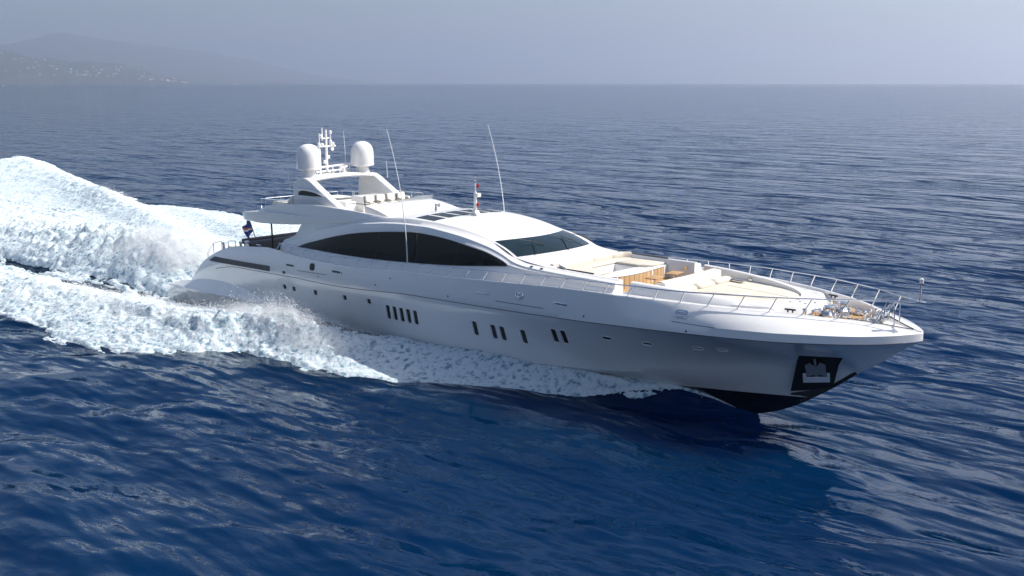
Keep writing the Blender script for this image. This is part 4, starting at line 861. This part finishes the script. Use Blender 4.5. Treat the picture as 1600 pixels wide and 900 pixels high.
obj('bow_roller', MB().box((48.75, 0, 5.26), (.6, .5, .12), .03).tube([(48.95, -.26, 5.42), (48.95, .26, 5.42)], .07, 10).box((48.75, -.26, 5.34), (.5, .03, .26), .01).box((48.75, .26, 5.34), (.5, .03, .26), .01), CHROME, yacht)
for y in (-.28, .28):
    obj('bow_hoop', MB().tube([(49.15 - .12, y, 5.1), (49.2 - .12, y, 5.75)] + [(49.34 - .14 * math.cos(a), y, 5.85 + .14 * math.sin(a)) for a in np.linspace(0, math.pi, 8)] + [(49.48, y, 5.75), (49.5, y, 5.1)], .028, 7), CHROME, yacht)
for x, y in ((48.4, -.55), (48.4, .55), (48.9, -.45), (48.9, .45), (48.2, -.2), (48.25, .25)):
    obj('fairlead_post', MB().lathe([(.09, 5.12), (.06, 5.2), (.06, 5.44), (.09, 5.5), (.06, 5.54)], (x, y, 0), 12), CHROME, yacht)
for off in (.16, .34):
    P = [(x, -max(float(bG(x)) - off * .4 - .12, .02), float(zG(x)) + .03) for x in np.arange(48.4, 50.2, .15)]
    # decorative groove round the bow nose
    obj('nose_groove', MB().tube(P + [(x, -y, z) for x, y, z in P[::-1]], .013, 5), SLOT, hull)

# ---- guard rails round the side decks
rz_ = sp((12.6, 5.16), (14, 5.10), (16.2, 5.0), (19.5, 5.0), (25, 5.33), (30, 5.55), (35, 5.83), (38.8, 5.95), (41.6, 6.01), (44.1, 6.08), (46.6, 6.14), (48.9, 6.19), (50.45, 6.21))
ry_ = sp((12.6, 4.05), (20, 4.14), (37.8, 4.18), (39, 4.12), (40.3, 4.03), (41.6, 3.9), (42.8, 3.6), (44.1, 3.26), (45.4, 2.86), (46.6, 2.30), (47.8, 1.68), (48.9, .92), (49.8, .40), (50.45, .12))
for s in (-1, 1):
    rl = obj('guard_rail', MB().tube([(x, s * float(ry_(x)), float(rz_(x))) for x in np.concatenate([np.arange(12.6, 44, .5), np.arange(44, 50.46, .2)])], .030, 8), CHROME, yacht)
    for k in range(31):
        x = 12.75 + 1.262 * k
        if x > 49.6: break
        xb = x - (.12 if x < 40 else .3 * (x - 40) / 9 + .12); yb_ = max(float(bG(xb)) - .07, .1); zb_ = float(zG(xb)) + .0
        st = obj('stanchion', MB().tube([(x, s * float(ry_(x)), float(rz_(x))), (xb, s * yb_, zb_)], .026, 7).lathe([(.045, 0), (.045, .03), (.02, .04)], (xb, s * yb_, zb_ + .0), 8), CHROME, rl)
pp = obj('pulpit', MB().tube([(50.2, -.18, 6.2), (50.55, -.1, 6.2), (50.6, 0, 6.2), (50.55, .1, 6.2), (50.2, .18, 6.2)], .026, 8).box((50.42, 0, 6.2), (.22, .3, .03), .01).tube([(50.38, -.06, 6.2), (50.38, -.06, 6.95)], .035, 7).tube([(50.38, .06, 6.2), (50.38, .06, 6.95)], .035, 7), CHROME, yacht)
obj('bow_light', MB().lathe([(.02, 6.92), (.08, 6.94), (.08, 7.12), (.03, 7.15)], (50.38, 0, 0), 12), WHITE, pp)
obj('light_cover', MB().lathe([(.085, 6.88), (.085, 6.94), (.02, 6.95)], (50.38, 0, 0), 12), BLACK, pp)

# the thin sheet of water that climbs the forefoot on each side
for side in (-1, 1):
    zi = sp((43.0, -.15), (42.6, .05), (42.0, .38), (41.3, .72), (40.6, .95), (39.8, 1.08), (38.6, 1.12), (37.0, 1.1))
    rows = []
    for x in np.linspace(42.95, 37.0, 80):
        z = float(zi(x)); S_2 = section(x); b = float(np.interp(z, S_2[:4, 1], S_2[:4, 0])) if z < S_2[3, 1] else hull_y(x, z); w = .06 + .95 * float(sm(42.9, 38.0, x)); jg = float(fbm(np.array([x]), np.array([side * 3.]), .5, 1, 3, 500)[0]) - .5
        rows.append([(x, side * (b - .04), z + .02), (x, side * (b + .05), z + .05 + .06 * jg), (x - .05, side * (b + w * .35), z - w * .12 + .12 * jg), (x - .1, side * (b + w * .7), z - w * .55 + .18 * jg), (x - .15, side * (b + w), z - w * 1.1 - .05)])
    o = obj('forefoot_spray', MB().loft(rows), FOAM, None, 60, recalc=True)
    at_ = o.data.attributes.new('density', 'FLOAT', 'POINT')
    dv = [(.62 if k % 5 in (1, 2) else .42 if k % 5 == 0 else .30 if k % 5 == 3 else .05) * (1 if o.data.vertices[k].co.x < 41.5 else .8) for k in range(len(o.data.vertices))]
    at_.data.foreach_set('value', np.array(dv, np.float32)); tag(o, 'thin white sheet of water climbing the black forefoot' if side < 0 else 'thin white sheet of water on the hidden side of the forefoot', 'spray', None, 'stuff')

# ------------------------------------------------------------------ the far coast: hills, houses and small boats along the shore
def dirv(px):       # horizontal direction of a bearing, in the sea frame
    u = (px - 800) / 1656.0; c, s = math.cos(R_(AZ)), math.sin(R_(AZ)); v = np.array([u * c - s, u * s + c]); return v
ridge = sp((-900, 0), (-500, 4), (-380, 210), (-250, 350), (0, 345), (60, 390), (95, 430), (150, 395), (210, 350), (300, 290), (380, 225), (450, 130), (520, 60), (600, 8), (640, 0))
foot = sp((-900, 0), (-500, 2), (-380, 120), (-100, 215), (0, 200), (60, 165), (130, 150), (200, 110), (250, 70), (290, 20), (310, 2), (640, 0))
def hills():
    nx, ny = 260, 100; px = np.linspace(-500, 640, nx); t = np.linspace(0, 1, ny); PX, T = np.meshgrid(px, t, indexing='ij')
    D0 = np.interp(px, [-900, 0, 300, 640], [15700, 17200, 21700, 30000])[:, None]; D = D0 * (1 + T * 1.5)
    V = np.stack([dirv(p) for p in px]); X = CAM.x + V[:, 0, None] * D; Y = CAM.y + V[:, 1, None] * D
    n = fbm(X, Y, 2200, 2200, 5, 900); n2 = fbm(X, Y, 600, 600, 4, 930)
    a = ridge(px)[:, None] * np.exp(-((T - .62) / .26) ** 2) * (D / 9000) * (.80 + .22 * n); b = foot(px)[:, None] * np.exp(-((T - .10) / .08) ** 2) * (.7 + .6 * n) * (D / 7500)
    Z = np.maximum(a, b) + 60 * (n2 - .5) * np.clip((a + b) / 80, 0, 1); Z = Z * sm(0, .02, T) * sm(1, .9, T); Z -= 3 * (1 - sm(0, .01, T)) ; Z = np.where(ridge(px)[:, None] < 3, -4, Z)
    m = bpy.data.materials.new('hillside'); m.use_nodes = True; q = N(m.node_tree); p = m.node_tree.nodes['Principled BSDF']
    tc = q('ShaderNodeTexCoord'); f1 = q('ShaderNodeTexNoise', {'Vector': tc.outputs['Object'], 'Scale': .004, 'Detail': 8., 'Roughness': .65}).outputs[0]
    cr = q('ShaderNodeValToRGB', {0: f1}); cr.color_ramp.elements[0].position = .42; cr.color_ramp.elements[0].color = (.018, .030, .016, 1); cr.color_ramp.elements[1].position = .72; cr.color_ramp.elements[1].color = (.10, .085, .06, 1)
    m.node_tree.links.new(cr.outputs[0], p.inputs['Base Color']); p.inputs['Roughness'].default_value = .9
    tag(grid_mesh('hills', X, Y, Z, m), 'hazy wooded hills rising behind the far shore', None, None, 'structure')
    return px, t, X, Y, Z
HP, HT, HX, HY, HZ = hills()
WALLP = mat('pale_render', (.52, .50, .47), .8, var=.15, scale=.1); ROOFP = mat('roof_tiles', (.45, .25, .17), .8, var=.15, scale=.2)
def house_proto(w, d, h, label):
    t = thing('house', label, 'house', (0, 0, 0), 'houses on the far hillside')
    a = obj('wall', MB().box((0, 0, h / 2 - 2), (w, d, h + 4)), WALLP, t, 0)
    r = obj('roof', MB().prism([(-w / 2 - .5, h), (w / 2 + .5, h), (0, h + 2.6)], -d / 2 - .5, d / 2 + .5), ROOFP, t, 0)
    return t
def dup(root, loc, rz=0, sc=1.0, label=None, group=None):
    r = root.copy(); C.objects.link(r); r.location = loc; r.rotation_euler = (0, 0, rz); r.scale = (sc,) * 3
    if label: r['label'] = label
    if group: r['group'] = group
    for ch in list(root.children):
        c = ch.copy(); C.objects.link(c); c.parent = r; c.matrix_parent_inverse = ch.matrix_parent_inverse.copy()
        for g in ch.children:
            e = g.copy(); C.objects.link(e); e.parent = c; e.matrix_parent_inverse = g.matrix_parent_inverse.copy()
    return r
LH = 'small pale house among trees on the hazy hillside above the far shore'; LS = 'pale waterfront house in the row along the far shore'
h1 = house_proto(36, 28, 20, LH); h2 = house_proto(60, 30, 20, LS); h2['group'] = 'houses along the far shore'
rng = random.Random(11); first = {0: True, 1: True}; HI = {}
def place(proto, p, t, kind):
    i = int(np.argmin(abs(HP - p))); j = int(np.argmin(abs(HT - t))); loc = (HX[i, j], HY[i, j], max(HZ[i, j] - 1, -.5)); rz = rng.uniform(0, 3.1)
    if first[kind]: proto.location = loc; proto.rotation_euler = (0, 0, rz); first[kind] = False; return
    dup(proto, loc, rz, rng.uniform(.7, 1.35))
for k in range(70):
    c = rng.choice([(225, 40), (225, 40), (235, 25), (150, 50), (85, 50), (40, 40)]); place(h1, min(275, max(-6, rng.gauss(*c))), rng.uniform(.018, .085), 0)
for k in range(26): place(h2, rng.choice([rng.uniform(120, 185), rng.uniform(225, 290), rng.uniform(255, 440)]), .018, 1)
# small boats off the far shore
def boat(px, d, L, label, sail, rz):
    v = dirv(px); x, y = CAM.x + v[0] * d, CAM.y + v[1] * d; t = thing('sailing_boat' if sail else 'motor_boat', label, 'boat', (x, y, 0))
    W = L * .3; rows = []
    for k in np.linspace(-.5, .5, 9):
        b = W / 2 * (1 - max(0, k * 2) ** 2.2) * .98 + .02; rows.append([(x + k * L, y - b, 1.6 + k), (x + k * L, y - b * .8, .2), (x + k * L, y, -.5), (x + k * L, y + b * .8, .2), (x + k * L, y + b, 1.6 + k)])
    obj('boat_hull', MB().loft(rows, True, True), WHITE, t)
    if sail:
        obj('mast', MB().tube([(x, y, 1), (x, y, L * 1.35)], .18, 6), WHITE, t); obj('sail', MB().prism([(x - .3, 2.5), (x - L * .42, 2.6), (x - .3, L * 1.3)], y - .05, y + .05), WALLP, t, 0)
    else: obj('boat_cabin', MB().box((x - L * .08, y, 2.9), (L * .5, W * .7, 2.8), .3), WHITE, t); obj('boat_windows', MB().box((x - L * .08, y, 3.3), (L * .51, W * .71, .8), .05), DARKGLASS, t)
    return t
boat(3, 5200, 40, 'large pale motor boat lying at the left end of the far shore', False, 0)
boat(23, 5600, 14, 'small white motor boat off the far shore, right of the large pale one', False, 0)
boat(33, 5200, 16, 'white motor boat lowest of the boats off the far shore', False, 0)
boat(41, 5500, 15, 'white motor boat off the far shore, left of the tall sailing boat', False, 0)
boat(87, 5400, 15, 'tall white sailing boat off the far shore', True, 0)
boat(109, 5300, 17, 'white motor boat between the two sailing boats off the far shore', False, 0)
boat(121, 5600, 12, 'smaller sailing boat off the far shore, rightmost of the boats', True, 0)

# ------------------------------------------------------------------ sea haze
if HAZE > 0:
    hm_ = bpy.data.materials.new('haze'); hm_.use_nodes = True; t = hm_.node_tree; t.nodes.clear()
    pv = t.nodes.new('ShaderNodeVolumePrincipled'); pv.inputs['Color'].default_value = (.82, .86, .95, 1); pv.inputs['Density'].default_value = HAZE; pv.inputs['Anisotropy'].default_value = .68
    ou = t.nodes.new('ShaderNodeOutputMaterial'); t.links.new(pv.outputs[0], ou.inputs['Volume'])
    hb_ = MB().box((-20000, 20000, 998), (96000, 96000, 2000)); ho = obj('haze', hb_, hm_, None, 0); tag(ho, 'pale blue sea haze over the water and the far coast', None, None, 'stuff')

# ------------------------------------------------------------------ drifting spray mist behind the transom and over the bow wave
def mist(name, label, c, r, dens, sc):
    m = bpy.data.materials.new(name); m.use_nodes = True; t = m.node_tree; t.nodes.clear(); n = N(t)
    tc = n('ShaderNodeTexCoord'); d = n('ShaderNodeVectorMath', {0: tc.outputs['Generated'], 1: (.5, .5, .5)}, operation='SUBTRACT')
    ln = n('ShaderNodeVectorMath', {0: d.outputs[0]}, operation='LENGTH'); fall = n.math('SUBTRACT', 1.0, n.math('MULTIPLY', ln.outputs['Value'], 2.0))
    ns = n('ShaderNodeTexNoise', {'Vector': tc.outputs['Object'], 'Scale': sc, 'Detail': 5., 'Roughness': .6}).outputs[0]
    de = n.math('MULTIPLY', n.math('MAXIMUM', n.math('SUBTRACT', n.math('ADD', fall, n.math('MULTIPLY', ns, 1.0)), .78), 0.0), dens)
    pv = n('ShaderNodeVolumePrincipled', {'Color': (1, 1, 1, 1), 'Density': de, 'Anisotropy': .2}); ou = n('ShaderNodeOutputMaterial', {'Volume': pv.outputs[0]})
    bm = bmesh.new(); bmesh.ops.create_icosphere(bm, subdivisions=3, radius=1.0)
    for v in bm.verts: v.co = Vector((c[0] + v.co.x * r[0], c[1] + v.co.y * r[1], c[2] + v.co.z * r[2]))
    me = bpy.data.meshes.new(name); bm.to_mesh(me); bm.free(); me.materials.append(m); o = bpy.data.objects.new(name, me); C.objects.link(o)
    tag(o, label, 'spray', None, 'stuff')
mist('stern_mist', 'soft white spray mist hanging behind the transom', (-7.5, .3, 1.9), (9.5, 5.2, 2.6), 3.0, .55)
mist('bow_mist', 'soft white spray mist over the near bow wave', (17.5, -7.2, 1.0), (10, 2.8, 1.7), 2.2, .8)
